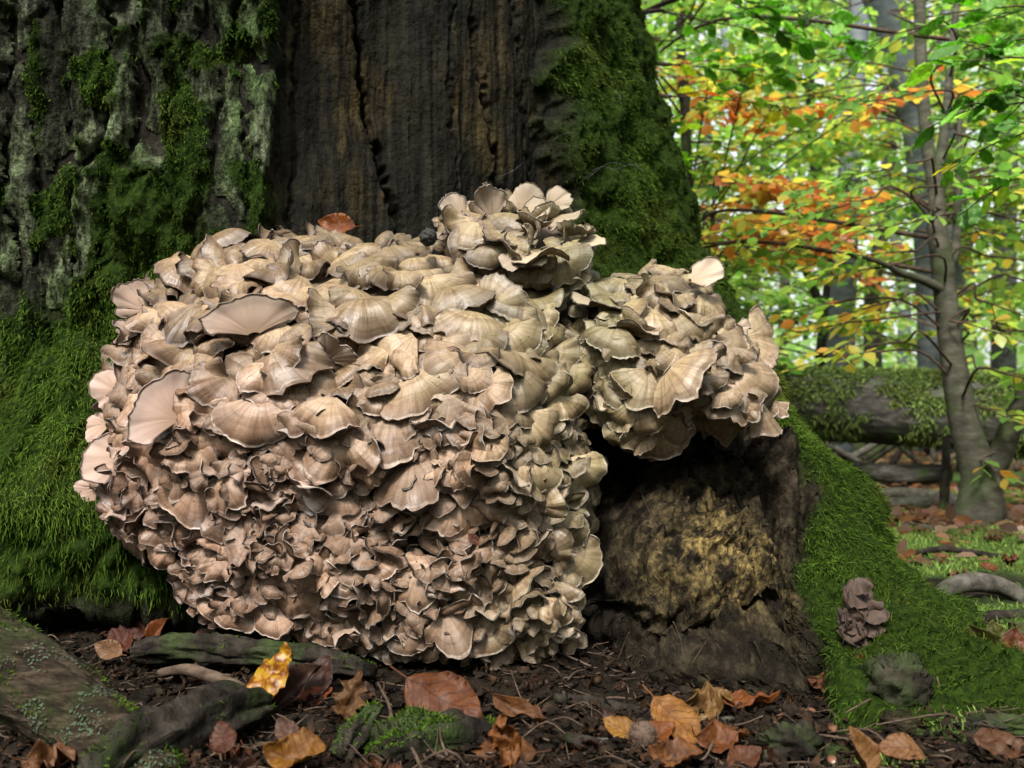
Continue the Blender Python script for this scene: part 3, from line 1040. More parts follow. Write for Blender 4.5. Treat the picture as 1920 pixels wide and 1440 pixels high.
def inside_dist(px, py, poly):
    """signed distance to a polygon, + inside (px arrays)"""
    P = np.asarray(poly, float)
    Q = np.roll(P, -1, 0)
    x, y = np.asarray(px, float)[..., None], np.asarray(py, float)[..., None]
    dx, dy = Q[:, 0] - P[:, 0], Q[:, 1] - P[:, 1]
    t = np.clip(((x - P[:, 0]) * dx + (y - P[:, 1]) * dy) / (dx * dx + dy * dy), 0, 1)
    d = np.hypot(x - P[:, 0] - t * dx, y - P[:, 1] - t * dy).min(-1)
    c = ((P[:, 1] > y) != (Q[:, 1] > y)) & (x < dx * (y - P[:, 1]) / np.where(dy == 0, 1e-9, dy) + P[:, 0])
    ins = c.sum(-1) % 2 == 1
    return np.where(ins, d, -d)


MAIN = [(352, 432), (420, 418), (560, 415), (690, 418), (800, 425), (900, 470), (1010, 500), (1090, 540), (1100, 640), (1105, 780), (1128, 880), (1120, 960),
        (1098, 1060), (1105, 1130), (1090, 1215), (1010, 1235), (900, 1238), (740, 1238), (600, 1210), (480, 1188), (400, 1180), (355, 1150), (305, 1075),
        (235, 1030), (180, 990), (155, 920), (180, 820), (185, 720), (195, 640), (225, 550), (285, 505), (345, 470)]
ROSE = [(808, 425), (838, 385), (900, 360), (1000, 358), (1058, 378), (1100, 410), (1125, 470), (1120, 530), (1010, 540), (900, 520), (830, 480)]
RIGHT = [(1035, 548), (1130, 500), (1250, 492), (1335, 502), (1355, 560), (1400, 605), (1432, 645), (1430, 690), (1476, 765), (1452, 803), (1330, 818),
         (1260, 835), (1215, 862), (1155, 845), (1092, 790), (1050, 660)]


def main_depth(px, py):
    d = np.clip(inside_dist(px, py, MAIN) / 230.0, -0.2, 1)
    hgt = np.sqrt(np.clip(1 - (1 - np.clip(d, 0, 1)) ** 2, 0, 1))
    base = np.interp(py, [350, 800, 1000, 1250, 1300], [1.40, 1.30, 1.25, 1.09, 1.06])
    bul = np.interp(py, [350, 600, 800, 1050, 1250], [0.20, 0.22, 0.22, 0.16, 0.03])
    lump = 0.022 * perlin(px / 120.0, py / 95.0, 81) + 0.03 * perlin(px / 260.0, py / 220.0, 82)
    return base - bul * hgt - lump * np.clip(d * 3, 0, 1)


def rose_depth(px, py):
    d = np.clip(inside_dist(px, py, ROSE) / 80.0, 0, 1)
    return 1.40 - 0.11 * np.sqrt(1 - (1 - d) ** 2) - 0.0006 * (np.asarray(py, float) - 350)


def right_depth(px, py):
    d = np.clip(inside_dist(px, py, RIGHT) / 140.0, 0, 1)
    return 1.38 - 0.0002 * (np.asarray(py, float) - 480) - 0.17 * np.sqrt(1 - (1 - d) ** 2) - 0.015 * perlin(px / 90.0, py / 80.0, 84)


def frame_at(depth, px, py):
    e = 6.0
    P = W(px, py, depth(px, py))
    a = W(px + e, py, depth(px + e, py)) - W(px - e, py, depth(px - e, py))
    b = W(px, py - e, depth(px, py - e)) - W(px, py + e, depth(px, py + e))
    n = nrm(np.cross(a, b))
    n = nrm(n + np.array([0, -0.9, 0.15]))
    return P, n


def frond_matrix(P, n, ang, tilt, Lpx, under, roll, yaw=0.0, push=0.0, back=0.5, aspect=1.0):
    """ang: direction of growth across the face (deg, 0 right, 90 up); tilt: how far it stands off (deg)"""
    Y = P[1]
    L = Lpx * Y / F_PX
    a = math.radians(ang)
    g = np.array([math.cos(a), 0, math.sin(a)])
    g = nrm(g - n * g.dot(n))
    t = math.radians(tilt)
    G = nrm(g * math.cos(t) + n * math.sin(t))
    U = nrm(n * math.cos(t) - g * math.sin(t))
    if under:
        U = -U
    R = np.array(Matrix.Rotation(math.radians(roll), 3, Vector(G)))
    U = R @ U
    S = np.cross(G, U)
    O = P - G * L * back + n * push
    m = Matrix(((S[0] * L * aspect, G[0] * L, U[0] * L, O[0]), (S[1] * L * aspect, G[1] * L, U[1] * L, O[1]), (S[2] * L * aspect, G[2] * L, U[2] * L, O[2]), (0, 0, 0, 1)))
    return m, L


def build_mushroom(name, label, poly, depth, hand, size_fn, ang_fn, kind_fn, n_try, seed, root, cap_n):
    rs = np.random.default_rng(seed)
    t = thing(name, label, 'mushroom', root)
    inv = Matrix.Translation(Vector([-float(c) for c in root]))
    # flesh core under the fronds
    P = np.asarray(poly, float)
    xs = np.arange(P[:, 0].min() - 5, P[:, 0].max() + 5, 8.0)
    ys = np.arange(P[:, 1].min() - 5, P[:, 1].max() + 5, 8.0)
    X, Y = np.meshgrid(xs, ys, indexing='ij')
    D = inside_dist(X, Y, poly)
    Yd = depth(X, Y) + 0.055
    V = W(X, Y, Yd).reshape(-1, 3)
    fc = grid_faces(len(xs), len(ys))
    ok = (D.reshape(-1)[fc] > 40).all(1)
    fc = fc[ok]
    V2 = V.copy()
    V2[:, 1] += 0.20
    nV = len(V)
    # closed behind
    ed = {}
    for a, b in np.vstack([fc[:, [0, 1]], fc[:, [1, 2]], fc[:, [2, 3]], fc[:, [3, 0]]]).tolist():
        if (b, a) in ed:
            del ed[(b, a)]
        else:
            ed[(a, b)] = 1
    walls = np.array([(b, a, a + nV, b + nV) for a, b in ed])
    allf = np.vstack([fc, fc[:, ::-1] + nV, walls])
    uq, iv = np.unique(allf.ravel(), return_inverse=True)
    V2[:, 2] = np.maximum(V2[:, 2], 0.0)
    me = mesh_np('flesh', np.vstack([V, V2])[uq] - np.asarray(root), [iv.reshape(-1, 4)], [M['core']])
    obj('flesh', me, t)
    specs = []
    for (x, y, L, a, ti, kd, un, ro, pu, *asp) in hand:
        Pp, n = frame_at(depth, float(x), float(y))
        ti = ti + 28 if kd == 'shell' else ti + 16 if un else ti
        L = L * (0.74 if un else 0.88)
        specs.append((L, x, y, frond_matrix(Pp, n, a, ti, L, un, ro, push=pu * (0.6 if not un or asp else 0.15), aspect=asp[0] if asp else 1.05 if un else 1.3), kd, True))
    pts = [(h[0], h[1], h[2] * 0.40) for h in hand]
    x0, x1, y0, y1 = P[:, 0].min(), P[:, 0].max(), P[:, 1].min(), P[:, 1].max()
    cx, cy = P[:, 0].mean(), P[:, 1].mean()
    arr = [list(p) for p in pts]
    A = np.array(arr) if arr else np.zeros((0, 3))
    for _ in range(n_try):
        x, y = rs.uniform(x0, x1), rs.uniform(y0, y1)
        d = float(inside_dist(x, y, poly))
        if d < 0:
            continue
        L = size_fn(x, y, d, rs)
        rr = L * 0.30
        if len(A) and (np.hypot(A[:, 0] - x, A[:, 1] - y) < np.minimum(rr + A[:, 2] * 0.25, rr + 10)).any():
            continue
        A = np.vstack([A, [x, y, rr]])
        Pp, n = frame_at(depth, x, y)
        a, ti, un = ang_fn(x, y, d, rs)
        kd = kind_fn(x, y, d, rs)
        if un and L > 58:
            un = False
        if kd == 'shell' and not un:
            ti = min(ti + 25, 80)
        m = frond_matrix(Pp, n, a, ti, L, un, rs.normal(0, 14 if y < 800 else 22), push=rs.normal(0, 0.006) if d > 30 else -abs(rs.normal(0, 0.008)), back=0.55 if d > 15 else 0.75, aspect=rs.uniform(0.95, 1.65) if kd != 'fan' else rs.uniform(0.8, 1.2))
        specs.append((L, x, y, m, kd, False))
    specs.sort(key=lambda q: (-q[5], -q[0]))
    rest = []
    for k, (L, x, y, (m, Lm), kd, hnd) in enumerate(specs):
        var = int(rs.integers(0, NVAR[kd]))
        if k < cap_n:
            o = obj('frond', FROND[(kd, var)], t)
            o.matrix_local = inv @ m
        else:
            rest.append((kd, var, inv @ m))
    if rest:
        Vs, Fs, Us, Ms, off = [], [], [], [], 0
        for kd, var, m in rest:
            V, Fq, uv, mi = frond_np(var + 500, kd, 17, 6)
            mm = np.array(m)
            Vs.append(V @ mm[:3, :3].T + mm[:3, 3])
            Fs.append(Fq + off)
            Us.append(uv)
            Ms.append(mi)
            off += len(V)
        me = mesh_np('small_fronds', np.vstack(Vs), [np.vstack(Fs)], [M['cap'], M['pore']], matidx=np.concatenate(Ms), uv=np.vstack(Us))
        obj('small_fronds', me, t, kind='stuff')
    print(name, len(specs), 'fronds')
    return t


# px, py, length px, growth angle, tilt off the face, kind, underside shown, roll, push
HAND_MAIN = [
    (478, 600, 105, 100, 8, 'fan', True, 4, 0.026, 1.9), (255, 565, 105, 140, 5, 'fan', True, -10, 0.010), (500, 655, 175, -75, 55, 'shell', False, 5, 0.03),
    (632, 655, 105, 35, 25, 'fan', True, 25, 0.03), (310, 772, 120, 150, 12, 'fan', True, 10, 0.026, 1.5),
    (205, 865, 120, 190, 5, 'fan', True, 5, 0.012), (200, 730, 80, 170, 5, 'fan', True, 0, 0.005), (185, 800, 80, 185, 5, 'fan', True, 8, 0.004),
    (490, 760, 140, -85, 40, 'shell', False, -8, 0.03), (722, 460, 125, -80, 35, 'shell', False, 6, 0.018),
    (420, 505, 120, -110, 20, 'shell', False, 15, 0.015), (400, 435, 110, -60, 30, 'shell', False, 0, 0.012), (545, 520, 130, -120, 25, 'shell', False, 0, 0.012),
    (560, 440, 100, -80, 25, 'shell', False, 0, 0.010), (685, 560, 140, -85, 45, 'shell', False, 4, 0.03), (330, 500, 95, -135, 25, 'ruffle', False, 0, 0.01),
    (820, 475, 100, -95, 30, 'shell', False, 0, 0.01), (850, 540, 115, -70, 35, 'shell', False, 0, 0.02), (975, 560, 130, -100, 25, 'shell', False, -8, 0.02),
    (745, 635, 130, -150, 20, 'shell', False, 0, 0.025), (865, 670, 130, -135, 28, 'shell', False, 0, 0.026), (785, 710, 140, -60, 30, 'shell', False, 0, 0.022),
    (975, 710, 110, -80, 30, 'shell', False, 0, 0.02), (1060, 710, 120, -50, 25, 'shell', False, 20, 0.018), (890, 590, 120, -100, 35, 'shell', False, 0, 0.02),
    (1010, 620, 120, -70, 20, 'shell', False, 0, 0.015), (615, 770, 110, -100, 40, 'ruffle', False, 0, 0.025), (740, 790, 150, -85, 30, 'shell', False, 0, 0.03),
    (850, 780, 110, -80, 30, 'ruffle', False, 0, 0.02), (300, 830, 130, -110, 25, 'shell', False, 0, 0.02), (400, 810, 120, -60, 35, 'shell', False, 0, 0.02),
    (990, 800, 130, -70, 25, 'shell', False, 10, 0.025), (990, 870, 120, -85, 30, 'shell', False, 0, 0.028), (1080, 890, 110, -70, 20, 'shell', False, 15, 0.012),
    (780, 880, 140, -75, 35, 'shell', False, 0, 0.028), (640, 850, 110, -95, 35, 'ruffle', False, 0, 0.02), (560, 908, 60, -20, 70, 'fan', False, 60, 0.03),
    (600, 910, 55, 10, 70, 'fan', False, 60, 0.03), (630, 935, 90, -110, 30, 'shell', False, 0, 0.03), (870, 945, 120, -80, 35, 'shell', False, 0, 0.02),
    (1050, 985, 120, -80, 25, 'shell', False, 0, 0.015), (790, 1080, 110, -85, 40, 'shell', False, 0, 0.02), (420, 900, 110, -40, 30, 'shell', False, 0, 0.02),
    (350, 930, 110, -130, 25, 'ruffle', False, 0, 0.015), (230, 990, 110, -160, 20, 'ruffle', False, 0, 0.01), (1080, 1060, 100, -45, 20, 'fan', False, 0, 0.01),
    (165, 925, 75, 200, 8, 'fan', True, 0, 0.0), (185, 1010, 75, 205, 12, 'ruffle', False, 0, 0.0), (560, 1110, 90, -60, 35, 'ruffle', False, 0, 0.01),
    (600, 690, 110, -120, 40, 'shell', False, 0, 0.012), (690, 500, 100, -60, 30, 'ruffle', False, 0, 0.012),
]
HAND_ROSE = [
    (915, 385, 100, 105, 25, 'fan', True, 0, 0.012), (985, 375, 75, 70, 20, 'fan', True, 0, 0.01), (1045, 378, 75, 35, 20, 'fan', True, 10, 0.01),
    (1065, 420, 100, -40, 15, 'fan', True, -15, 0.03), (850, 395, 80, 150, 25, 'fan', True, 0, 0.012), (955, 405, 70, -100, 30, 'shell', False, 0, 0.02),
    (1010, 405, 80, 20, 25, 'fan', True, 0, 0.02), (1105, 460, 70, -50, 20, 'fan', True, 0, 0.01), (920, 465, 75, -80, 30, 'shell', False, 0, 0.015),
    (1060, 490, 80, -60, 25, 'shell', False, 20, 0.015), (980, 490, 90, -90, 30, 'fan', True, 0, 0.01), (870, 430, 80, -130, 20, 'ruffle', False, 0, 0.01),
]
HAND_RIGHT = [
    (1312, 532, 100, 25, 2, 'fan', True, -8, 0.028, 0.75), (1230, 515, 105, -95, 25, 'shell', False, 6, 0.010), (1165, 520, 90, -110, 25, 'shell', False, 0, 0.006),
    (1255, 690, 130, -55, 60, 'shell', False, 10, 0.05), (1120, 575, 110, -130, 45, 'fan', True, 15, 0.03), (1215, 590, 100, -110, 25, 'shell', False, 0, 0.02),
    (1270, 600, 110, -75, 30, 'shell', False, 0, 0.02), (1330, 575, 95, -70, 30, 'ruffle', False, 0, 0.018), (1360, 640, 110, -50, 30, 'shell', False, 0, 0.02),
    (1420, 640, 85, 0, 25, 'fan', False, 10, 0.015), (1390, 720, 140, -75, 20, 'shell', False, 15, 0.025), (1330, 740, 120, -95, 15, 'shell', False, 0, 0.01),
    (1200, 720, 100, -120, 30, 'ruffle', False, 0, 0.02), (1190, 770, 100, -100, 25, 'shell', False, 0, 0.02), (1230, 820, 110, -80, 15, 'fan', False, 0, 0.012),
    (1290, 780, 100, -70, 20, 'ruffle', False, 0, 0.018), (1150, 620, 100, -110, 35, 'shell', False, 0, 0.02), (1440, 760, 90, -30, 20, 'ruffle', False, 0, 0.008),
    (1370, 790, 90, -90, 20, 'ruffle', False, 0, 0.01), (1150, 690, 90, -120, 25, 'ruffle', False, 0, 0.015),
]


def ang_main(x, y, d, r):
    rx, ry = (x - 650) / 480, -(y - 800) / 420
    k = 1.1 * math.exp(-d / 40)
    if y < 600:
        k *= 0.35
    gx, gy = 0.35 * rx + k * rx, -0.75 + k * ry
    a = math.degrees(math.atan2(gy, gx)) + r.normal(0, 32 if y < 880 else 42)
    low = y > 850
    ti = r.uniform(25, 62) if not low else r.uniform(38, 84)
    if d < 40:
        ti = r.uniform(25, 60)
    un = (x < 300 and 480 < y < 900 and r.random() < 0.45) or r.random() < (0.05 if not low else 0.12)
    if y < 560 and d < 45:
        un, ti = False, r.uniform(35, 60)
    return a, ti, un


def ang_rose(x, y, d, r):
    rx, ry = (x - 960) / 160, -(y - 470) / 120
    return math.degrees(math.atan2(ry - 0.75, rx)) + r.normal(0, 30), r.uniform(25, 60), r.random() < (0.55 if y < 430 else 0.15)


def ang_right(x, y, d, r):
    rx, ry = (x - 1240) / 200, -(y - 660) / 200
    k = (0.9 if y > 560 else 0.2) * math.exp(-d / 40)
    return math.degrees(math.atan2(-0.75 + k * ry, (0.4 + k) * rx)) + r.normal(0, 30), r.uniform(25, 75) if d > 25 else r.uniform(30, 60) if y < 580 else r.uniform(5, 40), y > 580 and r.random() < 0.15


mroot = W(650, 1000, 1.30)
build_mushroom('mushroom_cluster', 'largest cream and tan cluster of ruffled mushroom fronds, reaching down to the leaf litter', MAIN, main_depth, HAND_MAIN,
               lambda x, y, d, r: (r.uniform(58, 100) if y < 780 else r.uniform(32, 62) if r.random() < 0.82 else r.uniform(62, 90)) * (0.72 if d < 40 else 1),
               ang_main, lambda x, y, d, r: ('shell' if r.random() < 0.6 else 'ruffle') if y < 820 else ('ruffle' if r.random() < 0.62 else 'shell' if r.random() < 0.6 else 'fan'),
               15000, 3, (-0.2, 1.33, 0.0), 300)
build_mushroom('mushroom_cluster', 'small rosette of pale round mushroom fronds at the foot of the bare wood', ROSE, rose_depth, HAND_ROSE,
               lambda x, y, d, r: r.uniform(38, 70), ang_rose, lambda x, y, d, r: 'shell' if r.random() < 0.6 else 'fan' if r.random() < 0.4 else 'ruffle',
               1500, 4, (0.0, 1.5, 0.40), 300)
build_mushroom('mushroom_cluster', 'pinkish tan mushroom cluster jutting out above the black burl', RIGHT, right_depth, HAND_RIGHT,
               lambda x, y, d, r: r.uniform(40, 82) * (0.75 if d < 25 else 1), ang_right, lambda x, y, d, r: 'shell' if r.random() < 0.35 else 'ruffle' if r.random() < 0.75 else 'fan',
               4000, 5, (0.22, 1.42, 0.25), 300)
#PART2
# ------------------------------------------------------------------ leaves as single objects
def leaf_np(seed, bend=0.4, cup=0.3, twist=0.2, crinkle=0.03, wid=0.31, nu=9, nt=17, lobes=0.0, ragged=0.0):
    """leaf of length 1 along y, centred, with its stalk; local z up"""
    r = np.random.default_rng(seed)
    t = np.concatenate([np.linspace(-0.24, -0.02, 4), np.linspace(0.0, 1.0, nt)])
    u = np.linspace(-1, 1, nu)
    U, Tt = np.meshgrid(u, t, indexing='ij')
    tt = np.clip(Tt, 0, 1)
    w = wid * np.sin(math.pi * tt ** 0.86) ** 0.75
    w = w * (1 + 0.035 * np.sin(tt * 46) * (np.abs(U) > 0.9))
    if lobes:
        w = w * (1 - lobes + lobes * np.cos(tt * 26) * 0.9)
    if ragged:
        w = w * (1 - ragged * np.abs(perlin(tt * 7 + 3 * (U > 0), U * 0 + seed, seed)))
    w = np.maximum(w, 0.011)
    x = U * w
    y = Tt - 0.5
    z = np.abs(U) * w * cup
    z = z + 0.011 * np.cos(2 * math.pi * (8 * tt - 2.0 * np.abs(U))) * np.sin(math.pi * tt) * np.minimum(1, np.abs(U) * 3)
    z = z + crinkle * fbm(x * 6 + seed, y * 5, seed, 3) * (Tt > 0) * 2
    a = twist * (y + 0.1)
    x, z = x * np.cos(a) - z * np.sin(a), x * np.sin(a) + z * np.cos(a)
    k = bend if abs(bend) > 0.02 else 0.02
    an = k * y
    y2 = np.sin(an) / k - z * np.sin(an)
    z2 = (1 - np.cos(an)) / k + z * np.cos(an)
    T = np.stack([x, y2, z2], -1)
    n = nrm(np.cross(np.gradient(T, axis=0), np.gradient(T, axis=1)))
    nT = T[..., 0].size
    V = np.vstack([T.reshape(-1, 3), (T - n * 0.006).reshape(-1, 3)])
    m = len(t)
    f1 = grid_faces(nu, m)
    f2 = grid_faces(nu, m)[:, ::-1] + nT
    ring = np.concatenate([np.arange(m), np.arange(1, nu) * m + m - 1, (nu - 1) * m + np.arange(m - 2, -1, -1), np.arange(nu - 2, 0, -1) * m])
    r2 = np.roll(ring, -1)
    side = np.stack([ring, r2, r2 + nT, ring + nT], -1)
    uv = np.stack([(U + 1) / 2, Tt], -1).reshape(-1, 2)
    return V, [f1, f2, side], np.vstack([uv, uv])


LEAF = {}


def leaf_mesh(kind, mat):
    key = (kind, mat)
    if key not in LEAF:
        sd = 3 + sum(map(ord, kind))
        p = dict(flat=dict(bend=0.25, cup=0.10, twist=0.2), wavy=dict(bend=0.5, cup=0.15, twist=0.5, crinkle=0.06), cupped=dict(bend=0.9, cup=0.45, twist=0.3),
                 curled=dict(bend=2.0, cup=0.7, twist=0.9, crinkle=0.05), hooked=dict(bend=-1.3, cup=0.2, twist=0.5), folded=dict(bend=0.5, cup=1.5, twist=0.5, wid=0.26),
                 crumpled=dict(bend=1.1, cup=0.3, twist=1.0, crinkle=0.16, ragged=0.25), oak=dict(bend=0.6, cup=0.25, twist=0.5, crinkle=0.07, lobes=0.28, nt=25),
                 strip=dict(bend=1.4, cup=0.9, twist=2.2, wid=0.15, crinkle=0.04), broad=dict(bend=0.45, cup=-0.12, twist=-0.25, wid=0.36, crinkle=0.045))[kind]
        V, Fs, uv = leaf_np(sd, **p)
        LEAF[key] = mesh_np('leaf', V, Fs, [M[mat]], uv=uv)
    return LEAF[key]


def leaf_matrix(c, L, ang, face, roll=0.0):
    f, a = math.radians(face), math.radians(ang)
    X = np.array([1.0, 0, 0])
    Yp = np.array([0, math.cos(f), math.sin(f)])
    n = np.cross(X, Yp)
    tip = math.cos(a) * X + math.sin(a) * Yp
    R = np.array(Matrix.Rotation(math.radians(roll), 3, Vector(tip)))
    n = R @ n
    s = np.cross(tip, n)
    m = np.eye(4)
    m[:3, 0], m[:3, 1], m[:3, 2], m[:3, 3] = s * L, tip * L, n * L, c
    return Matrix(m.tolist())


def lay_leaf(label, px, py, Lpx, ang, face, kind, col, roll=0.0, up=0.008, mat='litter', group=None, Y=None, name='fallen_leaf'):
    if Y is None:
        c = GP(px, py, up)
        c = GP(px, py, up + float(gz(c[0], c[1])))
    else:
        c = W(px, py, Y)
    L = Lpx * c[1] / F_PX
    o = obj(name, leaf_mesh(kind, mat))
    o.matrix_world = leaf_matrix(c, L, ang, face, roll)
    o.color = (*col, 1)
    tag(o, label, 'leaf', group)
    return o


BR, OR, YE, DK, RD, TN, MV = (0.20, 0.075, 0.025), (0.36, 0.14, 0.03), (0.44, 0.25, 0.055), (0.075, 0.035, 0.02), (0.22, 0.05, 0.018), (0.33, 0.20, 0.11), (0.18, 0.11, 0.10)
for a_ in (
    ('upright amber leaf mottled with yellow beside the cluster base', 512, 1266, 125, 60, 62, 'wavy', YE, -20, 0.045, 'mottled'),
    ('large oval russet leaf with clear veins propped on mossy wood', 832, 1312, 165, -30, 42, 'broad', (0.24, 0.10, 0.038), 0, 0.030),
    ('golden leaf with stalk pointing up and fine parallel veins', 1270, 1352, 125, -52, 40, 'flat', (0.50, 0.28, 0.06), 0, 0.022),
    ('pale crinkled papery leaf behind the golden stalked leaf', 1325, 1322, 105, 20, 45, 'crumpled', (0.42, 0.31, 0.16), 10, 0.016),
    ('narrow curled orange leaf strip lying along the soil', 1405, 1322, 130, 4, 25, 'strip', OR, 0, 0.008),
    ('yellow ribbed leaf under the spiny beech husk', 1168, 1368, 85, 145, 35, 'flat', (0.48, 0.30, 0.05), 0, 0.012),
    ('orange leaf tucked between husk and golden leaf', 1232, 1378, 85, 30, 30, 'cupped', OR, 0, 0.012),
    ('orange brown leaf with rolled edge below the golden leaf', 1352, 1398, 120, 5, 30, 'curled', (0.30, 0.13, 0.04), 0, 0.010),
    ('long tan leaf curled lengthwise, beside the russet leaf', 978, 1335, 125, -35, 30, 'strip', (0.27, 0.14, 0.06), 30, 0.012),
    ('crumpled shiny orange leaf standing on a browner one', 948, 1388, 95, 100, 60, 'crumpled', (0.38, 0.18, 0.05), 0, 0.022),
    ('broad brown leaf lying under the crumpled orange leaf', 945, 1412, 120, 175, 25, 'broad', (0.24, 0.12, 0.05), 0, 0.006),
    ('torn tan oak leaf beside a mossy stick', 655, 1312, 115, 75, 55, 'oak', (0.24, 0.15, 0.07), 20, 0.022),
    ('dark brown folded leaf leaning behind the mottled leaf', 560, 1292, 115, 50, 50, 'folded', DK, 0, 0.018),
    ('purple brown leaf pressed under the cluster edge', 598, 1272, 95, 70, 55, 'cupped', (0.10, 0.05, 0.04), 0, 0.020),
    ('small bright red orange leaf under the dark folded leaf', 592, 1310, 72, 30, 40, 'cupped', (0.40, 0.11, 0.02), 0, 0.006),
    ('whitish curled leaf with orange rim near the weathered log', 205, 1220, 62, 160, 55, 'cupped', (0.40, 0.28, 0.22), 0, 0.020),
    ('bright orange narrow leaf against the cluster base', 298, 1186, 62, 60, 55, 'folded', (0.40, 0.16, 0.05), 0, 0.020),
    ('dark red leaf deep in shade below the mossy bulge', 262, 1178, 85, 20, 45, 'wavy', (0.13, 0.035, 0.018), 0, 0.018),
    ('dark rust leaf half hidden behind the whitish curled leaf', 225, 1205, 75, 130, 35, 'cupped', (0.15, 0.05, 0.025), 0, 0.010),
    ('small brown leaf poking out from under cluster fronds', 385, 1195, 52, 20, 60, 'cupped', (0.18, 0.08, 0.035), 0, 0.016),
    ('smooth dark chestnut leaf on the dark bark slab', 418, 1382, 68, 110, 45, 'broad', (0.17, 0.065, 0.028), 0, 0.030),
    ('mauve grey leaf lying on dark soil', 538, 1374, 68, 130, 40, 'cupped', MV, 0, 0.014),
    ('yellow ochre leaf with upturned edge beside the mauve leaf', 555, 1424, 140, 172, 30, 'curled', (0.42, 0.24, 0.05), 0, 0.010),
    ('thin upright orange leaf curled beside the dried fungus', 1610, 1252, 58, 75, 75, 'strip', (0.50, 0.24, 0.03), 0, 0.028),
    ('rusty leaf lying at the foot of the mossy root', 1540, 1282, 58, 170, 45, 'crumpled', (0.24, 0.11, 0.06), 0, 0.012),
    ('tall tan leaf standing upright like a tent', 1605, 1412, 95, 100, 65, 'folded', (0.42, 0.27, 0.12), 25, 0.030),
    ('pinkish tan leaf arched over the soil', 1692, 1402, 90, 172, 35, 'hooked', (0.40, 0.25, 0.16), 0, 0.016),
    ('long dark brown leaf lying beside the long thin twig', 1885, 1398, 115, -14, 30, 'wavy', (0.20, 0.11, 0.06), 0, 0.010),
    ('pale olive leaf standing on edge at the root tip', 1842, 1205, 80, 125, 72, 'folded', (0.16, 0.20, 0.06), 0, 0.036),
    ('broad green leaf standing beside the brown leaf', 1872, 1200, 75, 105, 65, 'cupped', (0.17, 0.25, 0.07), 0, 0.036),
    ('brown leaf propped between two green leaves', 1898, 1212, 75, 70, 62, 'cupped', (0.26, 0.10, 0.035), 0, 0.034),
    ('small green leaf beside the propped brown leaf', 1918, 1195, 60, 85, 70, 'flat', (0.14, 0.22, 0.06), 0, 0.030),
    ('bright orange leaf caught on top of the largest cluster', 632, 424, 75, 170, 70, 'cupped', (0.42, 0.15, 0.015), 0, 0, 'litter', None, 1.345),
    ('small reddish leaf stuck between the lower fronds', 888, 1012, 30, 130, 60, 'cupped', (0.20, 0.06, 0.03), 0, 0, 'litter', None, 1.03),
    ('light brown leaf lying in the corner below the weathered log', 95, 1428, 100, 10, 30, 'crumpled', (0.30, 0.17, 0.09), 0, 0.012),
    ('tan orange leaf curling up by the husk', 1265, 1428, 120, 170, 20, 'curled', (0.36, 0.19, 0.09), 0, 0.006),
    ('dark red brown leaf beside the small dark chunk', 1395, 1425, 85, 30, 35, 'cupped', (0.20, 0.09, 0.05), 0, 0.008),
):
    lay_leaf(*a_)

MARKS = ((110, 'weathered log'), (420, 'chestnut leaf'), (512, 'mottled amber leaf'), (655, 'torn oak leaf'), (832, 'russet oval leaf'), (945, 'crumpled orange leaf'), (1060, 'grey stick'),
         (1205, 'spiny husk'), (1330, 'papery leaf'), (1480, 'dark wood chunk'), (1605, 'tall tan leaf'), (1692, 'arched pinkish leaf'), (1860, 'long thin twig'))
SHAPES = dict(wavy='wavy', cupped='cupped', curled='curled', crumpled='crumpled', hooked='arched', oak='lobed', folded='folded')
# plain leaves strewn over the soil in front
rs_ = np.random.default_rng(55)
k_ = 0
while k_ < 95:
    px_, py_ = rs_.uniform(-60, 1980), rs_.uniform(1285, 1475)
    if any(abs(px_ - q[0]) < 45 and abs(py_ - q[1]) < 25 for q in ((830, 1310), (1270, 1350), (512, 1266), (940, 1390), (1205, 1380))) or px_ < 330 and py_ > 1150:
        continue
    if px_ > 1450 and rs_.random() < 0.5:
        continue
    c_ = [BR, DK, DK, DK, (0.10, 0.05, 0.028), (0.2, 0.11, 0.06)][int(rs_.integers(0, 6))]
    kd_ = ['wavy', 'cupped', 'curled', 'crumpled', 'hooked', 'oak', 'folded'][int(rs_.integers(0, 7))]
    nm_ = min(MARKS, key=lambda q: abs(q[0] - px_))[1]
    hue_ = 'rusty brown' if c_ == BR else 'blackish brown' if c_ == DK else 'dark brown' if c_[0] < 0.15 else 'dull tan'
    lay_leaf('small %s %s leaf half buried in soil near the %s' % (SHAPES[kd_], hue_, nm_), px_, py_, rs_.uniform(38, 80), rs_.uniform(0, 360), rs_.uniform(5, 40), kd_, c_, rs_.normal(0, 25),
             rs_.uniform(-0.004, 0.003), 'litter', 'dull leaves half buried in the soil')
    k_ += 1
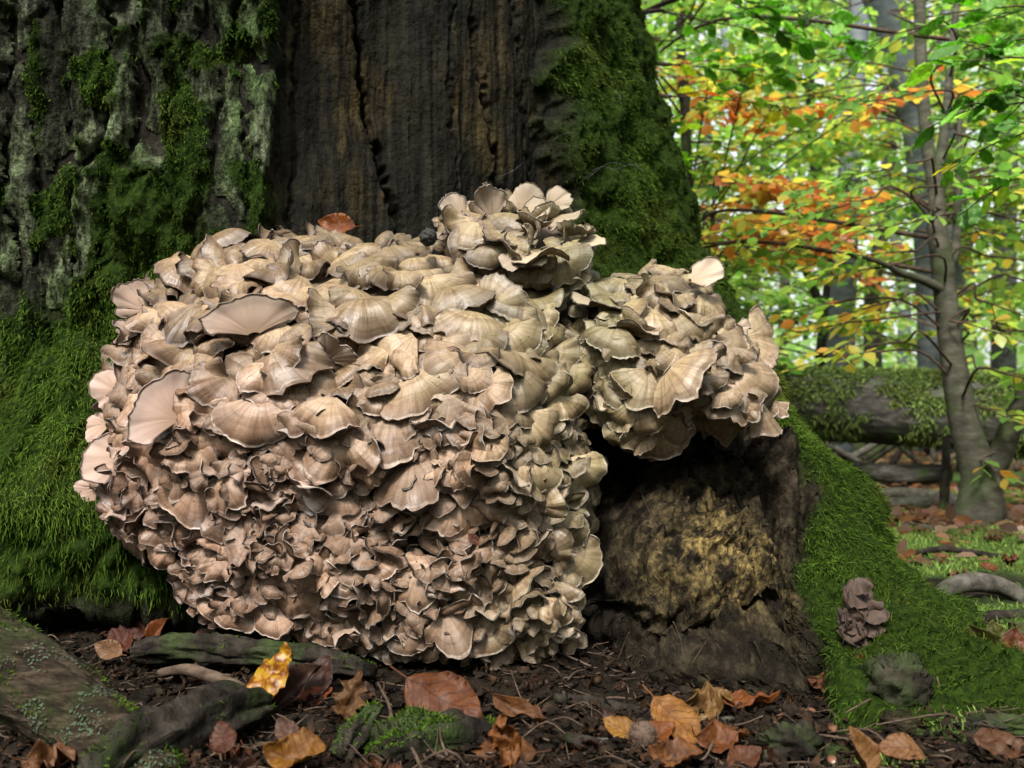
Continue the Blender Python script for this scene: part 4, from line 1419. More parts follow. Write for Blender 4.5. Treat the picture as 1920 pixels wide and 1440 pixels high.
# leaves on the moss behind the root
for k_ in range(64):
    y_ = 1.35 + 2.2 * rs_.random() ** 1.3
    x_ = rs_.uniform(0.40 + 0.12 * (y_ - 1.3), 0.62 * y_)
    if y_ < 1.6 and x_ < 0.72:
        continue
    c_ = [(0.30, 0.14, 0.06), BR, TN, (0.30, 0.15, 0.10), (0.22, 0.13, 0.08)][int(rs_.integers(0, 5))]
    kd_ = ['wavy', 'cupped', 'curled', 'hooked', 'crumpled'][int(rs_.integers(0, 5))]
    hue_ = 'orange' if c_ == (0.30, 0.14, 0.06) else 'rusty brown' if c_ == BR else 'tan' if c_ == TN else 'pinkish' if c_[2] == 0.10 else 'dull brown'
    near_ = 'beside the curved branch' if y_ < 1.9 else 'between curved branch and young beech' if y_ < 2.6 else 'around the foot of the young beech'
    o_ = obj('fallen_leaf', leaf_mesh(kd_, 'litter'))
    o_.matrix_world = leaf_matrix(np.array([x_, y_, float(gz(x_, y_)) + 0.010]), rs_.uniform(0.035, 0.06), rs_.uniform(0, 360), rs_.uniform(-10, 25), rs_.normal(0, 25))
    o_.color = (*c_, 1)
    tag(o_, '%s %s leaf on mossy ground %s' % (SHAPES[kd_], hue_, near_), 'leaf', 'autumn leaves on the moss behind the root')

# ------------------------------------------------------------------ dead wood, sticks, nuts in front
def stick(name, label, cat, pts, rad, mat, ns=14, n=40, rough=0.2, seed=1, group=None, fq=3.0):
    """pts: (px, py, depth) along the stick"""
    P = spline(np.array([W(*p) for p in pts]), n)
    return wood_piece(name, label, cat, P, rad, mat, ns, rough, seed, group, fq)


def wood_piece(name, label, cat, P, rad, mat, ns=10, rough=0.12, seed=1, group=None, fq=3.0):
    n = len(P)
    r = np.interp(np.linspace(0, 1, n), np.linspace(0, 1, len(rad)), rad)
    rm = float(np.mean(rad))
    d = lambda a, s_: 1 + rough * (fbm(np.cos(a) * 1.5 + s_ / rm * 0.15, np.sin(a) * 1.5 + s_ / rm * 0.1, seed, 3) + 0.7 * fbm(a / 6.283 * fq * 3 + 0 * s_, s_ / rm * 0.10, seed + 4, 3) * np.sin(a / 2) ** 0.5 + 0.45 * ridged(np.cos(a) * 3.5 + s_ / rm * 0.10, np.sin(a) * 3.5 + s_ / rm * 0.07, seed + 9, 3) + 0.22 * fbm(np.cos(a) * 7 + s_ / rm * 0.5, np.sin(a) * 7 + s_ / rm * 0.4, seed + 11, 2) - 0.1)
    o0 = P[0].copy()
    V, Fs, uv = tube_np(P - o0, r, ns, d)
    o = obj(name, mesh_np(name, V, Fs, [M[mat]], uv=uv), loc=[float(c) for c in o0])
    if label:
        tag(o, label, cat, group)
    return o


def strand_part(P, Nv, Ln, wd, parent, mat='moss', droop=0.4, name='moss', sh0=0.0):
    n = len(P)
    V, Fq, s_ = strands(P, Nv, Ln * RNG.uniform(0.6, 1.4, n), wd * RNG.uniform(0.7, 1.3, n), droop * RNG.uniform(0.5, 1.4, n), np.clip(sh0 + RNG.uniform(0, 1, n) ** 1.3, 0, 1.2), None, 2)
    o0 = np.array(parent.location)
    return obj(name, mesh_np(name, V - o0, [Fq], [M[mat]], attrs=dict(shade=s_), smooth=False), parent, kind='stuff')


def mesh_samples(o, n, mask):
    """points and normals on a mesh, where mask(P, N) is high"""
    me = o.data
    nv = len(me.vertices)
    co = np.empty(nv * 3, np.float32)
    no = np.empty(nv * 3, np.float32)
    me.vertices.foreach_get('co', co)
    me.vertex_normals.foreach_get('vector', no)
    co, no = co.reshape(-1, 3) + np.array(o.location), no.reshape(-1, 3)
    f = np.array([p.vertices[:4] for p in me.polygons if len(p.vertices) == 4])
    a, b = RNG.random((2, n * 6))
    k = RNG.integers(0, len(f), n * 6)
    A, B, C_, D = (f[k, i] for i in range(4))
    w = [(1 - a) * (1 - b), a * (1 - b), a * b, (1 - a) * b]
    P = sum(w_[:, None] * co[i] for w_, i in zip(w, (A, B, C_, D)))
    Nn = nrm(sum(w_[:, None] * no[i] for w_, i in zip(w, (A, B, C_, D))))
    keep = RNG.random(n * 6) < mask(P, Nn)
    return P[keep][:n], Nn[keep][:n]


wl = stick('fallen_log', 'weathered grey brown log spotted with green lichen, in front of the moss', 'log', [(-220, 1120, 1.02), (-60, 1212, 0.97), (60, 1290, 0.91), (150, 1360, 0.86), (225, 1420, 0.82), (300, 1500, 0.78)],
           [0.042, 0.040, 0.040, 0.037, 0.035, 0.03], 'logwood', 64, 150, 0.20, 5)
P_, N_ = mesh_samples(wl, 1300, lambda P, Nn: sstep(0.08, 0.3, fbm(P[:, 0] * 26, P[:, 1] * 20 + P[:, 2] * 26, 91, 4)) * sstep(-0.4, 0.1, Nn[:, 2]))
ang_ = RNG.uniform(0, 6.28, len(P_))
t1_ = nrm(np.cross(N_, np.array([0.3, 0.5, 0.8])))
t2_ = np.cross(N_, t1_)
vs_ = []
for q in range(6):
    a2 = ang_ + q * math.pi / 3
    rr_ = RNG.uniform(0.0004, 0.0016, len(P_))
    vs_.append(P_ + N_ * (0.0012 + RNG.uniform(0, 0.0012, len(P_)))[:, None] + t1_ * (np.cos(a2) * rr_)[:, None] + t2_ * (np.sin(a2) * rr_)[:, None])
V_ = np.stack(vs_, 1).reshape(-1, 3) - np.array(wl.location)
obj('lichen', mesh_np('lichen', V_, [np.arange(len(V_)).reshape(-1, 6)], [M['lichen']], smooth=False), wl, kind='stuff')
P_, N_ = mesh_samples(wl, 2600, lambda P, Nn: sstep(0.35, 0.8, Nn[:, 2]) * sstep(0.0, 0.3, fbm(P[:, 0] * 14, P[:, 1] * 14, 93, 3)))
strand_part(P_, N_, 0.006, 0.0014, wl)

def slab(name, label, pts, rad, mat, seed, moss=0, flat=0.5):
    o = stick(name, label, 'bark', pts, rad, mat, 40, 80, 0.5, seed)
    if moss:
        P, Nn = mesh_samples(o, moss, lambda P, Nn: sstep(0.2, 0.7, Nn[:, 2]) * sstep(-0.1, 0.25, fbm(P[:, 0] * 16, P[:, 1] * 16, seed, 3)))
        strand_part(P, Nn, 0.006, 0.0014, o)
    return o


slab('bark_slab', 'dark rough bark slab with mossy upper edge beside the weathered log', [(170, 1475, 0.74), (260, 1405, 0.80), (350, 1365, 0.85), (450, 1330, 0.90), (500, 1322, 0.93)], [0.016, 0.021, 0.022, 0.018, 0.010], 'darkbark', 12, 500)
slab('bark_slab', 'long dark bark piece lying under the largest cluster', [(250, 1222, 1.10), (330, 1212, 1.10), (450, 1222, 1.08), (600, 1240, 1.06), (700, 1262, 1.04)], [0.010, 0.014, 0.013, 0.014, 0.008], 'darkbark', 14, 500)
slab('mossy_log', 'low moss covered log piece under the russet leaf', [(690, 1420, 0.86), (770, 1395, 0.87), (860, 1385, 0.89), (930, 1378, 0.91)], [0.016, 0.026, 0.026, 0.012], 'darkbark', 15, 2600)
slab('mossy_stick', 'short leaning mossy stick beside the torn oak leaf', [(640, 1420, 0.84), (670, 1370, 0.86), (705, 1325, 0.90)], [0.009, 0.009, 0.006], 'darkbark', 17, 260)
stick('stick', 'pale broken stick with splintered end near the mottled leaf', 'stick', [(300, 1262, 1.03), (350, 1256, 1.02), (400, 1270, 1.0), (458, 1294, 0.985)], [0.005, 0.0065, 0.0068, 0.0065], 'twig', 12, 36, 0.2, 21)
stick('twig', 'thin kinked twig running down in front of the russet leaf', 'twig', [(708, 1280, 1.0), (728, 1318, 0.94), (738, 1355, 0.885), (768, 1395, 0.85), (795, 1450, 0.79)], [0.0014, 0.0016, 0.002, 0.0017, 0.0016], 'twig', 7, 30, 0.15, 22)
stick('stick', 'grey stick lying on soil behind the husk', 'stick', [(1040, 1308, 0.985), (1110, 1316, 0.975), (1190, 1335, 0.955), (1260, 1345, 0.945)], [0.005, 0.006, 0.0065, 0.005], 'darkbark', 10, 30, 0.2, 23)
stick('stick', 'short grey stick under the pale papery leaf', 'stick', [(1300, 1350, 0.925), (1340, 1354, 0.92), (1375, 1352, 0.925)], [0.005, 0.005, 0.004], 'paletwig', 10, 16, 0.2, 24)
stick('twig', 'long thin dark twig slanting across the mossy soil', 'twig', [(1725, 1320, 0.985), (1790, 1365, 0.90), (1850, 1400, 0.85), (1960, 1450, 0.79)], [0.0022, 0.003, 0.003, 0.0034], 'darkbark', 8, 30, 0.15, 25)
stick('stick', 'grey stick behind the pinkish tan leaf', 'stick', [(1640, 1352, 0.925), (1690, 1350, 0.93), (1770, 1362, 0.91)], [0.004, 0.006, 0.005], 'darkbark', 10, 20, 0.25, 26)
stick('stick', 'mossy dark stick half sunk by the husk', 'stick', [(1060, 1385, 0.86), (1140, 1405, 0.845), (1240, 1432, 0.82)], [0.006, 0.008, 0.006], 'darkbark', 10, 24, 0.25, 27)
stick('curved_branch', 'pale curved branch arching over the moss behind the root', 'branch', [(1750, 1128, 1.52), (1785, 1100, 1.52), (1840, 1092, 1.52), (1890, 1104, 1.52), (1945, 1140, 1.48)], [0.012, 0.015, 0.0155, 0.014, 0.012], 'paletwig', 16, 40, 0.08, 28)


def chunk(name, label, cat, c, rad, mat, seed, sq=(1, 1, 1), rough=0.5):
    n, m = 44, 30
    a = np.linspace(0, 2 * math.pi, n, endpoint=False)
    b = np.linspace(0.02, math.pi - 0.02, m)
    A, B = np.meshgrid(a, b, indexing='ij')
    D = np.stack([np.cos(A) * np.sin(B), np.sin(A) * np.sin(B), np.cos(B)], -1)
    q = 1 + rough * (0.3 * fbm(D[..., 0] * 5 + D[..., 2] * 4, D[..., 1] * 5, seed + 7, 3) + 0.6 * fbm(D[..., 0] * 1.6 + 5 + D[..., 2], D[..., 1] * 1.6 + D[..., 2] * 1.3, seed, 4) + 0.25 * ridged(D[..., 0] * 4 + D[..., 2] * 3, D[..., 1] * 4, seed + 3, 2) - 0.2)
    V = D * q[..., None] * rad * np.array(sq)
    o = obj(name, mesh_np(name, V.reshape(-1, 3), [grid_faces(n, m, wrap=True)[:, ::-1]], [M[mat]]), loc=[float(x) for x in c])
    return tag(o, label, cat) if label else o


def gpt(px, py, up=0.0):
    c = GP(px, py, up)
    return GP(px, py, up + float(gz(c[0], c[1])))


chunk('wood_chunk', 'rotten dark stump chunk at the foot of the mossy root', 'wood', gpt(1682, 1285, 0.02), 0.034, 'darkbark', 31, (1, 0.8, 0.95), 0.6)
chunk('wood_chunk', 'dark grey wood chunk standing beside the tall tan leaf', 'wood', gpt(1482, 1398, 0.012), 0.024, 'darkbark', 32, (1.1, 0.7, 0.8), 0.6)
chunk('wood_chunk', 'flat grey bark flake behind the pinkish tan leaf', 'wood', gpt(1690, 1362, 0.010), 0.020, 'logwood', 33, (1.0, 0.6, 0.8), 0.6)
chunk('wood_chunk', 'rough bark flake at the far end of the long twig', 'wood', gpt(1880, 1362, 0.004), 0.030, 'darkbark', 34, (1.4, 0.8, 0.35), 0.5)
chunk('acorn_cup', 'black rotten husk sitting on top of the largest cluster', 'husk', W(803, 445, 1.225), 0.0112, 'charred', 35, (1, 1, 1), 0.35)
chunk('pebble', 'small pale stone on the dark soil left of the husk', 'stone', gpt(1128, 1392, 0.003), 0.007, 'paletwig', 36, (1.4, 1, 0.6), 0.4)
# spiny husk with stalk
hk = thing('beech_husk', 'round spiny brown beech husk with curved stalk on yellow leaf', 'husk', gpt(1205, 1380, 0.0))
hc_ = np.array(gpt(1205, 1380, 0.013)) - np.array(hk.location)
hb_ = chunk('shell', '', '', hc_, 0.0115, 'husk', 38, (1, 1, 1.05), 0.2)
hb_.parent = hk
sp_ = []
for k_ in range(420):
    d_ = nrm(RNG.normal(size=3))
    q_ = nrm(np.cross(d_, RNG.normal(size=3))) * 0.0005
    a0_ = hc_ + d_ * 0.0105
    sp_.append(np.stack([a0_ - q_, a0_ + q_, hc_ + d_ * 0.0148 + RNG.normal(size=3) * 0.0012]))
V_ = np.concatenate(sp_)
obj('spines', mesh_np('spines', V_, [np.arange(len(V_)).reshape(-1, 3)], [M['husk']], smooth=False), hk, kind='stuff')
Vt, Ft, ut = tube_np(spline(hc_ + np.array([[0.004, 0, -0.009], [0.010, -0.002, -0.012], [0.017, -0.003, -0.010], [0.022, -0.004, -0.005]]), 14), np.linspace(0.0014, 0.0009, 14), 6)
obj('stalk', mesh_np('stalk', Vt, Ft, [M['husk']]), hk)


def nut_np():
    a = np.linspace(0, 2 * math.pi, 12, endpoint=False)
    t = np.linspace(0, 1, 9)
    A, T = np.meshgrid(a, t, indexing='ij')
    r = np.sin(math.pi * np.clip(T, 0.02, 0.99) ** 0.75) ** 0.8 * (1 + 0.22 * np.cos(3 * A))
    V = np.stack([r * np.cos(A) * 0.42, r * np.sin(A) * 0.42, (T - 0.5) * 1.5], -1)
    return V.reshape(-1, 3), grid_faces(12, 9, wrap=True)


Vn_, Fn_ = nut_np()
nut_me = mesh_np('beech_nut', Vn_, [Fn_], [M['nut']])
for k_, (x_, y_) in enumerate(((1562, 1368), (1518, 1336), (1705, 1342), (1690, 1330), (1420, 1378), (1438, 1392), (1855, 1318), (1612, 1385), (1470, 1345), (1330, 1380), (1765, 1395), (1560, 1425))):
    o_ = obj('beech_nut', nut_me, loc=[float(c) for c in gpt(x_, y_, 0.005)])
    o_.scale = [0.0085 + 0.002 * RNG.random()] * 3
    o_.rotation_euler = (1.35 + RNG.normal() * 0.2, RNG.normal() * 0.3, RNG.uniform(0, 6.28))
    tag(o_, 'small glossy brown beech nut lying on the soil by the root', 'nut', 'beech nuts scattered by the root')

# dried small fungus on the root
def trunk_Y(px, py):
    d = np.hypot(OPX - px, OPY - py)
    ok = d < 14
    ppx, ppy = PROJ(OP)
    d2 = np.hypot(ppx - px, ppy - py)
    ok = (d2 < 7)
    return float(OP[..., 1][ok].min()) if ok.any() else 1.3


yd_ = trunk_Y(1615, 1160)
fr_ = thing('dried_fungus', 'small withered brown bracket fungus on the mossy root', 'mushroom', W(1615, 1200, yd_))
o0_ = np.array(fr_.location)
Pp_ = spline(np.array([W(1608, 1100, yd_ + 0.01), W(1612, 1130, yd_ - 0.012), W(1618, 1165, yd_ - 0.02), W(1612, 1205, yd_ - 0.01)]), 24) - o0_
Vt, Ft, ut = tube_np(Pp_, np.interp(np.linspace(0, 1, 24), [0, 0.3, 0.7, 1], [0.010, 0.016, 0.013, 0.006]), 48, lambda a, s_: 1 + 0.4 * fbm(np.cos(a) * 2, np.sin(a) * 2 + s_ * 30, 44, 3) + 0.45 * ridged(np.cos(a) * 5, np.sin(a) * 5 + s_ * 12, 45, 3) - 0.2)
obj('stem', mesh_np('stem', Vt, Ft, [M['dried']]), fr_)
DR = []
for k_ in range(5):
    V_, F_, uv_, mi_ = frond_np(700 + k_, 'ruffle', 17, 8)
    DR.append(mesh_np('frond', V_, [F_], [M['dried']], uv=uv_))
for k_ in range(34):
    x_, y_ = 1612 + RNG.normal() * 17, 1165 + RNG.normal() * 26
    mm_, L_ = frond_matrix(W(x_, y_ + 6, yd_ - 0.036), nrm(np.array([0.05, -1, 0.1])), RNG.uniform(-150, -30), RNG.uniform(10, 60), RNG.uniform(30, 48), False, RNG.normal() * 30)
    o_ = obj('frond', DR[k_ % 5], fr_)
    o_.matrix_local = Matrix.Translation(-fr_.location) @ mm_

# cobweb threads on the moss
wb = thing('cobweb', 'thin silvery cobweb threads strung over the mossy flank', 'cobweb', W(1150, 320, trunk_Y(1150, 320) - 0.02))
for k_, pts in enumerate((((1085, 345), (1110, 322), (1130, 312), (1150, 318)), ((1150, 318), (1170, 312), (1190, 308), (1205, 322)), ((1035, 262), (1060, 250), (1085, 248)), ((940, 330), (965, 318), (980, 305)),
                          ((1155, 170), (1162, 180), (1165, 195)), ((1100, 335), (1145, 305), (1200, 312)))):
    pw = np.array([W(a, b, trunk_Y(a, b) - 0.010 - 0.006 * RNG.random()) for a, b in pts])
    Vt, Ft, ut = tube_np(spline(pw, 14) - np.array(wb.location), 0.00012, 5, lambda a, s_: 1 + 0.6 * fbm(s_ * 300, a, 61, 2))
    obj('thread', mesh_np('thread', Vt, Ft, [M['web']]), wb)

# fine rootlets hanging on the burl
for k_, pts in enumerate((((1262, 1165), (1275, 1195), (1282, 1235)), ((1330, 1195), (1316, 1215), (1300, 1240), (1292, 1250)), ((1180, 1185), (1165, 1220), (1150, 1260)), ((1195, 890), (1205, 930), (1225, 975)))):
    pw = np.array([W(a, b, trunk_Y(a, b) - 0.006) for a, b in pts])
    Vt, Ft, ut = tube_np(spline(pw, 14) - pw[0], np.linspace(0.0005, 0.00025, 14), 5)
    o_ = obj('rootlet', mesh_np('rootlet', Vt, Ft, [M['twig']]), loc=[float(c) for c in pw[0]])
    tag(o_, 'hair thin dry rootlet clinging to the black burl', 'rootlet', 'dry rootlets on the burl')

# crumbs of humus, bud scales, twig bits
def debris():
    n = 9000
    px = RNG.uniform(-150, 2080, n)
    py = 1150 + 330 * RNG.random(n)
    t = (-HCAM) / (SP + CP * (720 - py) / F_PX)
    x, y = (px - 960) / F_PX * t, (CP - SP * (720 - py) / F_PX) * t
    c = np.stack([x, y, gz(x, y) + RNG.uniform(0, 0.006, n)], -1)
    d = nrm(RNG.normal(size=(n, 3)) * np.array([1, 1, 0.35]))
    s_ = nrm(np.cross(d, nrm(RNG.normal(size=(n, 3)) * 0.5 + np.array([0, 0, 1]))))
    L = RNG.uniform(0.003, 0.012, n) * RNG.uniform(0.4, 1.3, n)
    w = np.minimum(L * 0.5, RNG.uniform(0.0008, 0.005, n))
    up = np.cross(s_, d)
    b = up * (w * 0.4)[:, None]
    V = np.stack([c - d * L[:, None], c - s_ * w[:, None] + b, c + d * L[:, None], c + s_ * w[:, None] + b, c - up * (w * 0.5)[:, None]], 1).reshape(-1, 3)
    k = np.arange(n)[:, None] * 5
    f = np.vstack([k + np.array([0, 3, 1]), k + np.array([3, 2, 1]), k + np.array([0, 1, 4]), k + np.array([1, 2, 4]), k + np.array([2, 3, 4]), k + np.array([3, 0, 4])])
    m = 2600
    px, py = RNG.uniform(-150, 2080, m), 1165 + 315 * RNG.random(m)
    t = (-HCAM) / (SP + CP * (720 - py) / F_PX)
    x, y = (px - 960) / F_PX * t, (CP - SP * (720 - py) / F_PX) * t
    c = np.stack([x, y, gz(x, y) + RNG.uniform(0.001, 0.010, m)], -1)
    up = nrm(RNG.normal(size=(m, 3)) * 0.45 + np.array([0, -0.1, 1]))
    e1 = nrm(np.cross(up, RNG.normal(size=(m, 3))))
    e2 = np.cross(up, e1)
    R0 = RNG.uniform(0.003, 0.011, m)
    ring = []
    for k6 in range(6):
        a6 = k6 * math.pi / 3 + RNG.normal(size=m) * 0.25
        r6 = R0 * RNG.uniform(0.45, 1.15, m)
        ring.append(c + e1 * (np.cos(a6) * r6)[:, None] + e2 * (np.sin(a6) * r6 * 0.6)[:, None] + up * (RNG.normal(size=m) * 0.25 * R0)[:, None])
    ring = np.stack([c + up * (0.2 * R0 * RNG.normal(size=m))[:, None]] + ring, 1).reshape(-1, 3)
    k = np.arange(m)[:, None] * 7 + len(V)
    f = np.vstack([f] + [k + np.array([0, 1 + q, 1 + (q + 1) % 6]) for q in range(6)])
    V = np.vstack([V, ring])
    o = obj('forest_debris', mesh_np('forest_debris', V, [f], [M['debris']], smooth=False), kind='stuff')
    o['label'] = 'dark crumbs of humus and bud scales strewn on the soil'
    o['category'] = 'debris'


debris()


def twig_tangle():
    rs = np.random.default_rng(140)
    parts = []
    for k in range(800):
        px, py = rs.uniform(-120, 2050), rs.uniform(1170, 1475)
        c = gpt(px, py, 0.003)
        a, L = rs.uniform(0, 6.28), rs.uniform(0.012, 0.05) * (2.0 if k % 9 == 0 else 1)
        d = np.array([math.cos(a), math.sin(a), rs.normal() * 0.25])
        P = np.array([c, c + d * L * 0.5 + rs.normal(size=3) * 0.12 * L, c + d * L + rs.normal(size=3) * 0.15 * L])
        P[:, 2] = np.maximum(P[:, 2], gz(P[:, 0], P[:, 1]) + 0.001)
        parts.append(tube_np(spline(P, 7), np.linspace(1, 0.5, 7) * rs.uniform(0.0005, 0.0016), 5)[:2])
    V, Fs = join_np(parts)
    o = obj('twig_litter', mesh_np('twig_litter', V, Fs, [M['twig']]), kind='stuff')
    o['label'] = 'tangle of thin dead twigs on the dark soil'
    o['category'] = 'twigs'


twig_tangle()


def ground_moss():
    n = 150000
    y = 0.80 + 3.4 * RNG.random(n) ** 2.0
    x = -0.35 + RNG.random(n) * (0.75 * y + 0.75)
    m = gmoss_mask(x, y)
    keep = RNG.random(n) < np.clip(m - 0.35, 0, 1) * 1.2
    x, y = x[keep][:34000], y[keep][:34000]
    n = len(x)
    P = np.stack([x, y, gz(x, y) + 0.002], -1)
    Nv = np.tile(np.array([0, 0, 1.0]), (n, 1))
    V, Fq, s_ = strands(P, Nv, RNG.uniform(0.006, 0.013, n) * (0.7 + 0.35 * y), RNG.uniform(0.0012, 0.0022, n) * (0.6 + 0.45 * y), RNG.uniform(0.0, 0.5, n), RNG.uniform(0, 1, n) ** 1.2, None, 2)
    o = obj('moss_carpet', mesh_np('moss_carpet', V, [Fq], [M['gmoss']], attrs=dict(shade=s_), smooth=False), kind='stuff')
    o['label'] = 'low green moss carpet growing on the ground beyond the root'
    o['category'] = 'moss'


ground_moss()

# ------------------------------------------------------------------ background wood
def leaf_cloud(base, tip, nor, size, cols, far=False):
    """many leaves as one mesh; base, tip dir, normal, size"""
    n = len(base)
    tip = nrm(tip)
    side = nrm(np.cross(tip, nor))
    up = np.cross(side, tip)
    if far:
        T = np.array([[0, 0, 0], [-0.34, 0.5, 0.06], [0, 1, -0.05], [0.34, 0.5, 0.06]])
        Fc = [np.array([[0, 3, 2, 1]])]
    else:
        T = np.array([[0, 0, 0], [-0.27, 0.28, 0.05], [0, 0.28, 0], [0.27, 0.28, 0.05], [-0.29, 0.66, 0.03], [0, 0.66, -0.03], [0.29, 0.66, 0.03], [0, 1, -0.10]])
        Fc = [np.array([[0, 3, 2], [0, 2, 1], [5, 6, 7], [4, 5, 7]]), np.array([[2, 3, 6, 5], [1, 2, 5, 4]])]
    k = len(T)
    V = base[:, None] + size[:, None, None] * (T[None, :, 0:1] * side[:, None] + T[None, :, 1:2] * tip[:, None] + T[None, :, 2:3] * up[:, None])
    off = (np.arange(n) * k)[:, None, None]
    Fs = [(f[None] + off).reshape(-1, f.shape[1]) for f in Fc]
    return V.reshape(-1, 3), Fs, np.repeat(cols, k, axis=0)


GREENS = [(0.06, 0.17, 0.02), (0.11, 0.27, 0.03), (0.18, 0.36, 0.05), (0.30, 0.43, 0.06), (0.48, 0.46, 0.06), (0.54, 0.38, 0.045), (0.50, 0.19, 0.025), (0.33, 0.09, 0.018)]


def leaf_colors(n, warm, rs):
    """warm 0..1 shifts from green to rust"""
    k = np.clip(rs.normal(0.55 + 5.4 * warm, 1.0 + 0.9 * warm, n), 0, 6.99)
    C = np.array(GREENS)
    i = k.astype(int)
    f = (k - i)[:, None]
    return (C[i] * (1 - f) + C[i + 1] * f) * rs.uniform(0.75, 1.2, (n, 1))


def spray(start, d, L, rs, step=0.026, up=0.0):
    """flat beech spray: twig paths + leaves (base, dir, normal)"""
    d = nrm(d)
    paths, base, tip, nor = [], [], [], []
    sd = nrm(np.cross(d, np.array([0, 0, 1.0])) + rs.normal(size=3) * 0.12)
    n = 10
    t = np.linspace(0, 1, n)
    main = start + d * (t * L)[:, None] + np.array([0, 0, -1.0]) * (0.10 * L * t ** 2)[:, None] + rs.normal(size=(n, 3)) * 0.012 * L * t[:, None]
    paths.append((main, 0.0022 + 0.002 * L, 0.0010))
    subs = [(main, L)]
    for q in np.arange(0.22, 0.95, 0.13 / max(L, 0.3)):
        s_ = 1 if rs.random() < 0.5 else -1
        p0 = main[int(q * (n - 1))]
        l2 = L * (1 - q) * rs.uniform(0.45, 0.8) + 0.05
        dd = nrm(d * 0.75 + sd * s_ * 0.8 + rs.normal(size=3) * 0.15)
        tt = np.linspace(0, 1, 6)
        sub = p0 + dd * (tt * l2)[:, None] + np.array([0, 0, -1.0]) * (0.10 * l2 * tt ** 2)[:, None]
        paths.append((sub, 0.0018, 0.0008))
        subs.append((sub, l2))
    for path, l in subs:
        m = max(2, int(l / step))
        for k in range(m):
            u = (k + rs.random()) / m
            if path is main and u < 0.25:
                continue
            x = u * (len(path) - 1)
            i = min(int(x), len(path) - 2)
            p = path[i] + (path[i + 1] - path[i]) * (x - i)
            dr = nrm(path[i + 1] - path[i])
            lat = nrm(np.cross(dr, np.array([0, 0, 1.0]))) * (1 if k % 2 else -1)
            base.append(p)
            tip.append(nrm(dr * 0.7 + lat * 0.8 + rs.normal(size=3) * 0.25 + np.array([0, 0, -0.15])))
            nor.append(nrm(np.array([0, 0, 1.0]) + rs.normal(size=3) * 0.38))
    return paths, np.array(base), np.array(tip), np.array(nor)


TREES = []


def tree(name, label, pts, rad, mat, base_ground=True, ns=16, n=40, seed=3, rough=0.05, group=None, extra=()):
    P = np.array([W(*p) for p in pts])
    if base_ground:
        b = P[0].copy()
        b[2] = float(gz(b[0], b[1])) - 0.03
        if P[0][2] > b[2] + 0.05:
            P = np.vstack([b, P])
            rad = [rad[0] * 1.15] + list(rad)
        else:
            P[0][2] = b[2]
    sp = spline(P, n)
    root = thing(name, label, 'tree', sp[0], group)
    o0 = sp[0]
    r = np.interp(np.linspace(0, 1, n), np.linspace(0, 1, len(rad)), rad)
    V, Fs, uv = tube_np(sp - o0, r, ns, lambda a, s_: 1 + rough * fbm(np.cos(a) * 2 + s_ * 3, np.sin(a) * 2 + s_ * 2, seed, 3))
    obj('trunk', mesh_np('trunk', V, Fs, [M[mat]], uv=uv), root)
    for e_pts, e_rad in extra:
        ep = spline(np.array([W(*p) for p in e_pts]), 24)
        V, Fs, uv = tube_np(ep - o0, np.interp(np.linspace(0, 1, 24), np.linspace(0, 1, len(e_rad)), e_rad), 12, lambda a, s_: 1 + rough * fbm(np.cos(a) * 2 + s_ * 3, np.sin(a) * 2, seed + 1, 3))
        obj('limb', mesh_np('limb', V, Fs, [M[mat]], uv=uv), root)
    T = dict(root=root, path=sp, tw=[], b=[], t=[], n=[], s=[], c=[], mat=mat)
    TREES.append(T)
    return T


young = tree('young_beech_tree', 'forked young beech with smooth grey bark before the fallen log', [(1835, 990, 2.75), (1838, 900, 2.76), (1808, 790, 2.78), (1782, 640, 2.8), (1768, 500, 2.82), (1756, 390, 2.84), (1775, 200, 2.95), (1810, -200, 3.1), (1830, -700, 3.2)],
             [0.080, 0.054, 0.042, 0.035, 0.033, 0.026, 0.013, 0.008, 0.005], 'youngbark', extra=[([(1842, 905, 2.76), (1872, 860, 2.74), (1900, 790, 2.72), (1930, 730, 2.70), (1990, 560, 2.66), (2040, 300, 2.62)], [0.040, 0.034, 0.030, 0.027, 0.022, 0.014]),
                                                                       ([(1770, 520, 2.82), (1790, 470, 2.84), (1796, 380, 2.86), (1800, 200, 2.9)], [0.016, 0.014, 0.012, 0.007]),
                                                                       ([(1772, 545, 2.8), (1730, 525, 2.78), (1690, 512, 2.75), (1640, 488, 2.70), (1560, 470, 2.66)], [0.016, 0.013, 0.010, 0.007, 0.003])])
T2 = tree('grey_beech_tree', 'straight grey beech trunk rising behind the fallen log', [(1570, 850, 7.5), (1575, 690, 7.5), (1583, 510, 7.5), (1595, 300, 7.5), (1607, 90, 7.5), (1612, 0, 7.5), (1615, -500, 7.5)], [0.125, 0.112, 0.098, 0.09, 0.082, 0.08, 0.06], 'greybark')
T3 = tree('leaning_beech_tree', 'leaning curved silvery beech trunk among the upper leaves', [(1752, 880, 6.4), (1745, 500, 6.4), (1722, 260, 6.3), (1700, 150, 6.2), (1675, 70, 6.15), (1642, -10, 6.1), (1590, -120, 6.0), (1500, -400, 6.0)], [0.10, 0.10, 0.095, 0.095, 0.095, 0.09, 0.085, 0.06], 'greybark')
T4 = tree('dark_trunk_tree', 'dark ridged straight trunk beside the leaning beech', [(1812, 880, 5.2), (1784, 600, 5.2), (1758, 400, 5.2), (1734, 220, 5.2), (1724, 0, 5.2), (1716, -500, 5.2)], [0.045, 0.040, 0.036, 0.033, 0.03], 'youngbark')
T5 = tree('slender_tree', 'slender dark trunk standing close behind the oak flank', [(1296, 800, 5.0), (1288, 330, 5.0), (1284, 200, 5.0), (1276, 60, 5.0), (1265, -400, 5.0)], [0.036, 0.030, 0.027, 0.024, 0.018], 'darkbark')
